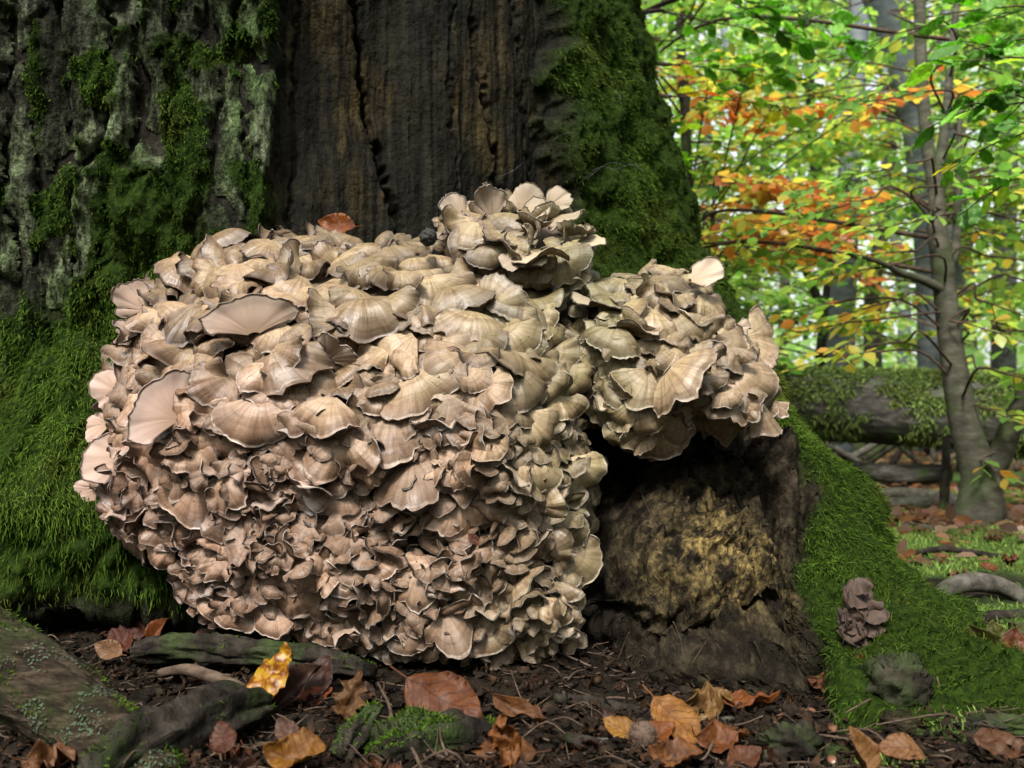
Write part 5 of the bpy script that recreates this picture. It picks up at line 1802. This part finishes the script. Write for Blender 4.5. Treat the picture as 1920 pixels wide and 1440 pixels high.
T6 = tree('mossy_tree', 'dark mossy trunk forking low, left of the grey beech', [(1540, 850, 8.4), (1542, 690, 8.4), (1552, 580, 8.4), (1560, 480, 8.4), (1540, 390, 8.4), (1520, 200, 8.4), (1510, -300, 8.4)], [0.08, 0.07, 0.065, 0.06, 0.05, 0.045, 0.03], 'darkbark',
          extra=[([(1548, 600, 8.4), (1525, 540, 8.4), (1508, 500, 8.3), (1480, 430, 8.2)], [0.05, 0.04, 0.035, 0.02]), ([(1555, 400, 8.4), (1590, 330, 8.5), (1610, 300, 8.5)], [0.04, 0.03, 0.02])])
T7 = tree('far_tree', 'thin grey trunk partly hidden by the overhanging leaves', [(1790, 860, 7.8), (1788, 400, 7.8), (1778, 200, 7.8), (1770, 0, 7.8), (1760, -400, 7.8)], [0.07, 0.06, 0.055, 0.05, 0.04], 'greybark')
T8 = tree('far_tree', 'distant trunk seen through rust leaves beside the oak', [(1415, 830, 9.5), (1412, 480, 9.5), (1425, 380, 9.5), (1440, 200, 9.5), (1450, -300, 9.5)], [0.07, 0.06, 0.05, 0.04, 0.03], 'youngbark')
T9 = tree('far_tree', 'distant grey trunk behind the young beech leaves', [(1880, 850, 10.5), (1885, 400, 10.5), (1895, 0, 10.5), (1900, -300, 10.5)], [0.14, 0.12, 0.11, 0.09], 'beech')
T10 = tree('far_tree', 'mossy distant trunk between grey beech and young beech', [(1640, 840, 9.0), (1636, 560, 9.0), (1650, 460, 9.0), (1668, 300, 9.0), (1690, 0, 9.0)], [0.09, 0.08, 0.07, 0.06, 0.05], 'youngbark')


def warmth(px, py):
    w = 0.18
    w += 0.62 * math.exp(-((px - 1365) / 75) ** 2 - ((py - 400) / 95) ** 2)
    w += 0.55 * math.exp(-((px - 1350) / 110) ** 2 - ((py - 165) / 45) ** 2)
    w += 0.30 * math.exp(-((px - 1640) / 110) ** 2 - ((py - 190) / 90) ** 2)
    w += 0.32 * math.exp(-((px - 1690) / 110) ** 2 - ((py - 560) / 110) ** 2)
    w += 0.18 * math.exp(-((px - 1480) / 100) ** 2 - ((py - 200) / 60) ** 2)
    w += 0.2 * math.exp(-((px - 1850) / 120) ** 2 - ((py - 470) / 120) ** 2)
    return min(w, 0.95)


def add_spray(T, S, d, L, rs, warm, size=0.062, branch=True):
    """one spray held by tree T: a branch runs out to it from the stem"""
    paths, b, t, n = spray(S, d, L, rs)
    if not len(b):
        return
    P = T['path']
    if branch:
        k = np.argmin(np.abs(P[:, 2] - (S[2] - 0.25 * np.hypot(*(P[len(P) // 2][:2] - S[:2])))))
        A = P[k]
        mid = (A + S) / 2 + np.array([rs.normal() * 0.06, rs.normal() * 0.06, 0.05])
        br = spline(np.array([A, mid, S, S + nrm(d) * 0.05]), 12)
        T['tw'].append((br, np.linspace(0.0045, 0.0018 + 0.0016 * L, 12)))
    for p, r0, r1 in paths:
        T['tw'].append((p, np.linspace(r0, r1, len(p))))
    T['b'].append(b)
    T['t'].append(t)
    T['n'].append(n)
    T['s'].append(size * rs.uniform(0.7, 1.2, len(b)))
    T['c'].append(leaf_colors(len(b), warm, rs) + 0.02)


rs_ = np.random.default_rng(77)


def near_tree(S):
    best, bd = None, 1e9
    for T in TREES:
        p = T['path'][len(T['path']) // 3]
        d = math.hypot(p[0] - S[0], p[1] - S[1])
        if d < bd:
            best, bd = T, d
    return best, bd


def long_branch(T, S, rs, n_sp):
    """a level branch from the stem out to S and past it, with sprays on both sides"""
    P = T['path']
    k = np.argmin(np.abs(P[:, 2] - (S[2] - 0.15)))
    A = P[k]
    d = S - A
    d[2] *= 0.6
    dn = nrm(d)
    E = S + dn * 0.35 + np.array([0, 0, -0.05])
    mid = (A + S) / 2 + np.array([rs.normal() * 0.1, rs.normal() * 0.1, 0.08])
    br = spline(np.array([A, mid, S, E]), 26)
    T['tw'].append((br, np.linspace(0.008, 0.0025, 26)))
    for q in range(n_sp):
        u = 0.22 + 0.78 * (q + rs.random()) / n_sp
        p = br[min(int(u * 25), 25)]
        an = (1 if q % 2 else -1) * rs.uniform(0.4, 1.2)
        h = np.array([dn[0] * math.cos(an) - dn[1] * math.sin(an), dn[0] * math.sin(an) + dn[1] * math.cos(an), rs.normal() * 0.10])
        ppx, ppy = PROJ(p)
        add_spray(T, p, h, rs.uniform(0.3, 0.65), rs, warmth(float(ppx), float(ppy)), 0.064, False)


for k_ in range(350):
    py_ = rs_.uniform(-140, 640)
    px_ = rs_.uniform(1180, 2100)
    Yk_ = 3.4 + 6.6 * rs_.random()
    gap_ = max(math.exp(-((px_ - 1440) / 60) ** 2 - ((py_ - 300) / 50) ** 2), math.exp(-((px_ - 1470) / 70) ** 2 - ((py_ - 590) / 80) ** 2), 0.8 * math.exp(-((px_ - 1630) / 40) ** 2 - ((py_ - 90) / 60) ** 2), 0.8 * math.exp(-((px_ - 1250) / 40) ** 2 - ((py_ - 220) / 90) ** 2))
    if rs_.random() < gap_ * 0.9:
        continue
    S_ = W(px_, py_, Yk_)
    if S_[2] < 0.5:
        continue
    T_, d_ = near_tree(S_)
    if Yk_ < 5.2 and px_ > 1330 or Yk_ < 7.2 and (1520 < px_ < 1630 and 470 < py_ or 1590 < px_ < 1730 and py_ < 170):
        continue
    if d_ > 2.4:
        continue
    long_branch(T_, S_, rs_, int(rs_.integers(3, 6)))
# rusty twigs close beside the oak's flank
for px_, py_, Y_ in ((1310, 350, 3.50), (1340, 390, 3.70), (1330, 440, 3.40), (1380, 370, 3.80), (1400, 430, 3.60), (1350, 480, 3.70), (1300, 400, 3.60), (1420, 480, 3.90), (1320, 410, 3.30), (1365, 345, 3.50), (1390, 460, 3.70), (1440, 400, 3.80), (1300, 460, 3.30), (1410, 340, 3.60), (1370, 420, 3.40), (1340, 330, 3.40), (1270, 165, 3.9), (1330, 150, 3.30), (1390, 175, 3.40), (1440, 210, 3.60), (1620, 200, 3.70), (1650, 170, 3.80)):
    add_spray(T5, W(px_, py_, Y_), np.array([rs_.uniform(0.4, 1), rs_.normal() * 0.5, rs_.normal() * 0.1]), rs_.uniform(0.4, 0.6), rs_, 1.0, 0.06)
# sprays of the young beech, golden green, held level
for px_, py_, Y_, a_, L_, w_ in ((1830, 560, 2.75, 0.2, 0.45, 0.42), (1850, 480, 2.8, -0.3, 0.45, 0.38), (1700, 640, 2.7, 2.9, 0.30, 0.55), (1640, 600, 2.75, 3.0, 0.32, 0.5), (1690, 560, 2.75, 2.6, 0.35, 0.5), (1880, 620, 2.7, 0.1, 0.35, 0.35),
                                 (1830, 690, 2.8, 0.5, 0.30, 0.3), (1720, 470, 2.8, 3.3, 0.35, 0.5), (1660, 500, 2.72, 3.1, 0.3, 0.45), (1800, 420, 2.85, 0.0, 0.4, 0.35), (1860, 400, 2.7, 0.4, 0.4, 0.3), (1780, 600, 2.75, -1.2, 0.28, 0.45),
                                 (1640, 660, 2.7, 3.3, 0.26, 0.55), (1900, 520, 2.75, 0.4, 0.4, 0.33), (1710, 380, 2.85, 2.7, 0.4, 0.4), (1820, 330, 2.8, 0.3, 0.45, 0.25), (1740, 300, 2.6, 2.9, 0.4, 0.3), (1790, 250, 2.65, 0.3, 0.4, 0.2), (1750, 170, 2.7, 2.8, 0.4, 0.15), (1800, 110, 2.7, 0.2, 0.4, 0.12), (1770, 40, 2.7, 3.0, 0.4, 0.15), (1790, 400, 2.6, 3.2, 0.35, 0.35), (1740, 350, 2.62, 0.2, 0.35, 0.3), (1830, 760, 2.74, -1.3, 0.18, 0.4), (1840, 860, 2.72, -1.5, 0.12, 0.5), (1640, 370, 2.8, 2.8, 0.4, 0.3),
                                 (1610, 560, 2.7, 3.1, 0.3, 0.5), (1880, 700, 2.6, 0.2, 0.3, 0.28)):
    add_spray(young, W(px_, py_, Y_), np.array([math.cos(a_), math.sin(a_) * 0.8, rs_.normal() * 0.1 - 0.12]), L_, rs_, w_, 0.05)

for T in TREES:
    if not T['b']:
        continue
    o0 = np.array(T['root'].location)
    V, Fs = join_np([tube_np(p - o0, r, 5, None, False)[:2] for p, r in T['tw']])
    obj('branches', mesh_np('branches', V, Fs, [M['twig']]), T['root'], kind='stuff')
    V, Fs, C = leaf_cloud(np.concatenate(T['b']) - o0, np.concatenate(T['t']), np.concatenate(T['n']), np.concatenate(T['s']), np.concatenate(T['c']))
    obj('crown', mesh_np('crown', V, Fs, [M['leaf']], cols=C), T['root'], kind='stuff')


def leafy_branch(T, S, d, L, rs, warm, size):
    """a branch near enough to pick its leaves apart"""
    paths, b, t, n = spray(S, d, L, rs, step=0.040)
    o0 = np.array(T['root'].location)
    P = T['path']
    k = np.argmin(np.abs(P[:, 2] - S[2] - 0.1))
    br = spline(np.array([P[k], (P[k] + S) / 2 + [0, 0, 0.06], S, S + nrm(d) * 0.03]), 14)
    parts = [tube_np(br - o0, np.linspace(0.012, 0.0045, 14), 7)[:2]] + [tube_np(p - o0, np.linspace(r0, r1, len(p)), 5)[:2] for p, r0, r1 in paths]
    V, Fs = join_np(parts)
    bo = obj('branch', mesh_np('branch', V, Fs, [M['twig']]), T['root'])
    C = np.minimum(leaf_colors(len(b), warm, rs) * 1.35 + 0.03, 0.8)
    for i in range(len(b)):
        Ls = size * rs.uniform(0.75, 1.2)
        tp = t[i]
        nn = nrm(n[i] - tp * np.dot(n[i], tp))
        s_ = np.cross(tp, nn)
        m = np.eye(4)
        m[:3, 0], m[:3, 1], m[:3, 2], m[:3, 3] = s_ * Ls, tp * Ls, nn * Ls, b[i] + tp * Ls * 0.62 - o0
        lo = obj('leaf', leaf_mesh(['flat', 'wavy', 'cupped', 'broad'][i % 4], 'bleaf'), bo)
        lo.matrix_local = Matrix(m.tolist())
        lo.color = (*C[i], 1)


sap = tree('beech_sapling', 'young beech whose pale green leaves hang in at the upper edge of the clearing', [(2350, 1100, 2.0), (2345, 600, 2.0), (2330, 0, 2.0), (2310, -500, 2.0)], [0.03, 0.025, 0.02, 0.012], 'beech')
for px_, py_, Y_, dx_, dz_, L_ in ((1985, 60, 1.95, -1, -0.12, 0.26), (1985, 150, 1.9, -1, -0.25, 0.27), (1975, 230, 1.9, -1, -0.30, 0.24), (1985, 10, 2.0, -1, 0.05, 0.27), (1955, 300, 1.88, -0.9, -0.5, 0.19), (1985, 110, 1.85, -1, 0.1, 0.22), (1960, 190, 1.95, -1, 0.0, 0.22)):
    leafy_branch(sap, W(px_, py_, Y_), np.array([dx_, 0.1, dz_]), L_, rs_, 0.10, 0.062)
hid = tree('hidden_beech_tree', 'beech behind the oak whose green and orange twigs hang beside the mossy flank', [(1090, 800, 3.4), (1095, 300, 3.4), (1110, -200, 3.35), (1160, -500, 3.3)], [0.07, 0.06, 0.055, 0.05], 'darkbark')
for px_, py_, Y_, dx_, dz_, L_, w_ in ((1215, 250, 2.9, 0.8, 0.5, 0.35, 0.15), (1240, 120, 2.8, 1, -0.1, 0.42, 0.22), (1230, 20, 2.8, 1, -0.2, 0.45, 0.05), (1240, 180, 2.75, 1, -0.05, 0.38, 0.5), (1300, -40, 2.7, 0.8, -0.5, 0.4, 0.08), (1380, -30, 2.65, 0.9, -0.45, 0.4, 0.1), (1220, 300, 2.9, 1, 0.1, 0.2, 0.4)):
    leafy_branch(hid, W(px_, py_, Y_), np.array([dx_, -0.1, dz_]), L_, rs_, w_, 0.062)


def distant_forest():
    n = 44000
    rs = np.random.default_rng(88)
    Y = rs.uniform(13, 28, n)
    px = rs.uniform(1000, 2300, n)
    py = 800 - 900 * rs.random(n) ** 1.05
    cl = fbm(px / 95.0 + Y * 0.6, py / 70.0 + Y * 0.3, 95, 3)
    keep = (cl > -0.22) & (rs.random(n) < np.interp(py, [-100, 250, 550, 700, 800], [0.5, 0.6, 0.75, 1.0, 1.0]))
    px, py, Y = px[keep], py[keep], Y[keep]
    n = len(px)
    B = W(px, py, Y)
    B[:, 2] = np.maximum(B[:, 2], gz(B[:, 0], B[:, 1]) + 0.05)
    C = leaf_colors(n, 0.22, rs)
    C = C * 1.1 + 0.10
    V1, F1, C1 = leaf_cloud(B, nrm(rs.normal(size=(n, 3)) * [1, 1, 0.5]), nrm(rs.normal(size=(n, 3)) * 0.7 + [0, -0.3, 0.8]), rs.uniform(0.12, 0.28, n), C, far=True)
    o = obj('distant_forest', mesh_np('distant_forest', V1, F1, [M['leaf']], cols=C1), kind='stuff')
    o['label'] = 'far wood of bright green and yellow foliage'
    o['category'] = 'forest'


distant_forest()


def wood_around():  # foliage outside the view, added to cut low sky light on the scene
    rs = np.random.default_rng(120)
    n = 7000
    az = rs.uniform(math.radians(62), math.radians(298), n)
    D = rs.uniform(5.5, 10, n)
    z = rs.uniform(0.1, 0.68, n) * D
    B = np.stack([np.sin(az) * D, np.cos(az) * D, z], -1)
    V1, F1, C1 = leaf_cloud(B, nrm(rs.normal(size=(n, 3))), nrm(rs.normal(size=(n, 3))), rs.uniform(0.3, 0.5, n), leaf_colors(n, 0.2, rs) * 0.6, far=True)
    o = obj('unseen_forest', mesh_np('unseen_forest', V1, F1, [M['leaf']], cols=C1), kind='stuff')
    o['label'] = 'unseen green wood round the clearing, added to block low sky light'
    o['category'] = 'forest'


wood_around()
for k_, (px_, Y_, r_) in enumerate(((1330, 15, 0.10), (1465, 17, 0.12), (1690, 17, 0.13), (1820, 15, 0.12), (1380, 20, 0.13), (2080, 13, 0.14))):
    b_ = W(px_, 800, Y_)
    b_[2] = float(gz(b_[0], b_[1])) - 0.05
    P_ = spline(np.array([b_, b_ + [0.1 * math.sin(k_), 0, 2.5], b_ + [0.25 * math.sin(k_ * 2), 0, 5], b_ + [0.3 * math.cos(k_), 0, 9]]), 20)
    t_ = thing('distant_tree', 'distant %s trunk in the far foliage %s' % ('dark' if k_ % 2 else 'grey', ['behind the slender dark trunk', 'behind the rusty leaves', 'behind the mossy trunk', 'behind the forked young beech', 'behind the rusty twigs', 'behind the sapling'][k_]), 'tree', P_[0], 'distant trunks in the far foliage')
    V, Fs, uv = tube_np(P_ - P_[0], np.linspace(r_, r_ * 0.6, 20), 10)
    obj('trunk', mesh_np('trunk', V, Fs, [M['youngbark'] if k_ % 2 else M['greybark']]), t_)

# big fallen log
P_ = spline(np.array([W(1150, 735, 4.95), W(1380, 750, 4.75), (W(1600, 762, 4.55)), W(1800, 772, 4.4), W(2000, 784, 4.25), W(2500, 800, 4.0)]), 150)
P_[:, 2] = np.maximum(P_[:, 2], 0.30)
big = wood_piece('giant_fallen_log', 'massive mossy fallen trunk lying across the clearing', 'log', P_, [0.165, 0.17, 0.172, 0.178, 0.185, 0.19], 'logbark', 56, 0.07, 61, None, 5)
P_, N_ = mesh_samples(big, 30000, lambda P, Nn: np.clip(sstep(-0.1, 0.5, Nn[:, 2]) * 1.2 + 0.3 * (Nn[:, 1] < 0.2), 0, 1) * sstep(-0.35, 0.1, fbm(P[:, 0] * 5, P[:, 2] * 9 + P[:, 1] * 5, 66, 3) + 0.35 * Nn[:, 2]))
strand_part(P_, N_, 0.026, 0.007, big, 'logmoss', 0.5)
# what the fallen trunk rests on
stick('stake', 'upright dark stake propping the fallen trunk by the young beech', 'stake', [(1768, 985, 2.95), (1772, 900, 3.0), (1775, 820, 3.06)], [0.016, 0.014, 0.012], 'darkbark', 10, 20, 0.1, 63)
stick('fallen_log', 'bluish grey bare log lying flat on the leaf litter', 'log', [(1640, 928, 3.7), (1700, 926, 3.7), (1790, 934, 3.65)], [0.022, 0.024, 0.020], 'paletwig', 14, 30, 0.1, 64)
stick('fallen_log', 'tan broken log lying before the bluish grey log', 'log', [(1650, 948, 3.3), (1720, 944, 3.25), (1840, 938, 3.2)], [0.026, 0.024, 0.018], 'paletwig', 14, 30, 0.1, 65)
stick('fallen_log', 'low green mossy log beyond the bluish grey log', 'log', [(1600, 880, 4.6), (1680, 890, 4.5), (1780, 885, 4.5)], [0.04, 0.045, 0.04], 'logbark', 14, 30, 0.15, 67)
stick('stick', 'thin dark stick lying on moss beyond the curved branch', 'stick', [(1690, 1045, 1.98), (1760, 1030, 2.08), (1840, 1038, 2.04), (1930, 1052, 1.96)], [0.005, 0.007, 0.006, 0.004], 'darkbark', 10, 30, 0.15, 161)
stick('stick', 'short black stick below the curved branch', 'stick', [(1800, 1165, 1.36), (1860, 1158, 1.38), (1935, 1150, 1.40)], [0.006, 0.009, 0.008], 'darkbark', 12, 30, 0.25, 162)
stick('stick', 'brown stick near the foot of the young beech', 'stick', [(1880, 985, 2.62), (1915, 978, 2.70), (1990, 965, 2.8)], [0.008, 0.009, 0.006], 'twig', 10, 24, 0.2, 163)
stick('stick', 'grey stick pointing at the young beech from the root', 'stick', [(1690, 985, 2.62), (1740, 990, 2.58), (1800, 1002, 2.5)], [0.006, 0.008, 0.006], 'paletwig', 10, 24, 0.2, 164)
rs_ = np.random.default_rng(101)
for k_ in range(22):
    px_, Y_ = rs_.uniform(1540, 1980), rs_.uniform(4.9, 6.6)
    g_ = W(px_, 800, Y_)
    g_[2] = float(gz(g_[0], g_[1])) + 0.01
    d_ = np.array([rs_.normal(), rs_.normal() * 0.4, rs_.uniform(0.1, 0.8)])
    L_ = rs_.uniform(0.35, 0.8)
    P_ = spline(np.array([g_, g_ + d_ * L_ * 0.4 + [0, 0, 0.08], g_ + d_ * L_ * 0.75 + [0, 0, 0.06 * rs_.normal()], g_ + d_ * L_]), 16)
    P_[:, 2] = np.maximum(P_[:, 2], gz(P_[:, 0], P_[:, 1]) + 0.008)
    lb_ = '%s %s dead branch in the brushwood %s' % (['black', 'pale grey', 'brown'][k_ % 3], 'steep' if d_[2] > 0.45 else 'low lying', 'straight below the grey beech' if px_ < 1680 else 'behind the upright stake' if px_ < 1830 else 'behind the forked young beech')
    wood_piece('dead_branch', lb_, 'branch', P_, [0.02 * rs_.uniform(0.5, 1.3), 0.012, 0.005], ['darkbark', 'paletwig', 'twig'][k_ % 3], 8, 0.1, 70 + k_, 'brushwood branches beneath the fallen trunk')


def far_litter():
    rs = np.random.default_rng(91)
    n = 9000
    y = 1.9 + 6.0 * rs.random(n) ** 1.4
    x = rs.uniform(0.15, 0.75, n) * y + 0.1
    keep = rs.random(n) < np.clip(1.05 - gmoss_mask(x, y) * 0.75, 0, 1) * sstep(-0.5, 0.15, fbm(x * 1.7 + 9, y * 1.7, 47, 4))
    x, y = x[keep], y[keep]
    n = len(x)
    C = np.array([(0.22, 0.11, 0.06), (0.16, 0.085, 0.05), (0.28, 0.18, 0.12), (0.11, 0.065, 0.045), (0.26, 0.11, 0.07)])[rs.integers(0, 5, n)] * rs.uniform(0.6, 1.2, (n, 1))
    B = np.stack([x, y, gz(x, y) + rs.uniform(0.004, 0.02, n)], -1)
    V, Fs, C2 = leaf_cloud(B, nrm(rs.normal(size=(n, 3)) * [1, 1, 0.25]), nrm(rs.normal(size=(n, 3)) * 0.35 + [0, 0, 1]), rs.uniform(0.032, 0.06, n), C)
    o = obj('leaf_litter', mesh_np('leaf_litter', V, Fs, [M['leaf']], cols=C2), kind='stuff')
    o['label'] = 'rust coloured leaf litter under the trees beyond the clearing'
    o['category'] = 'leaf litter'


far_litter()
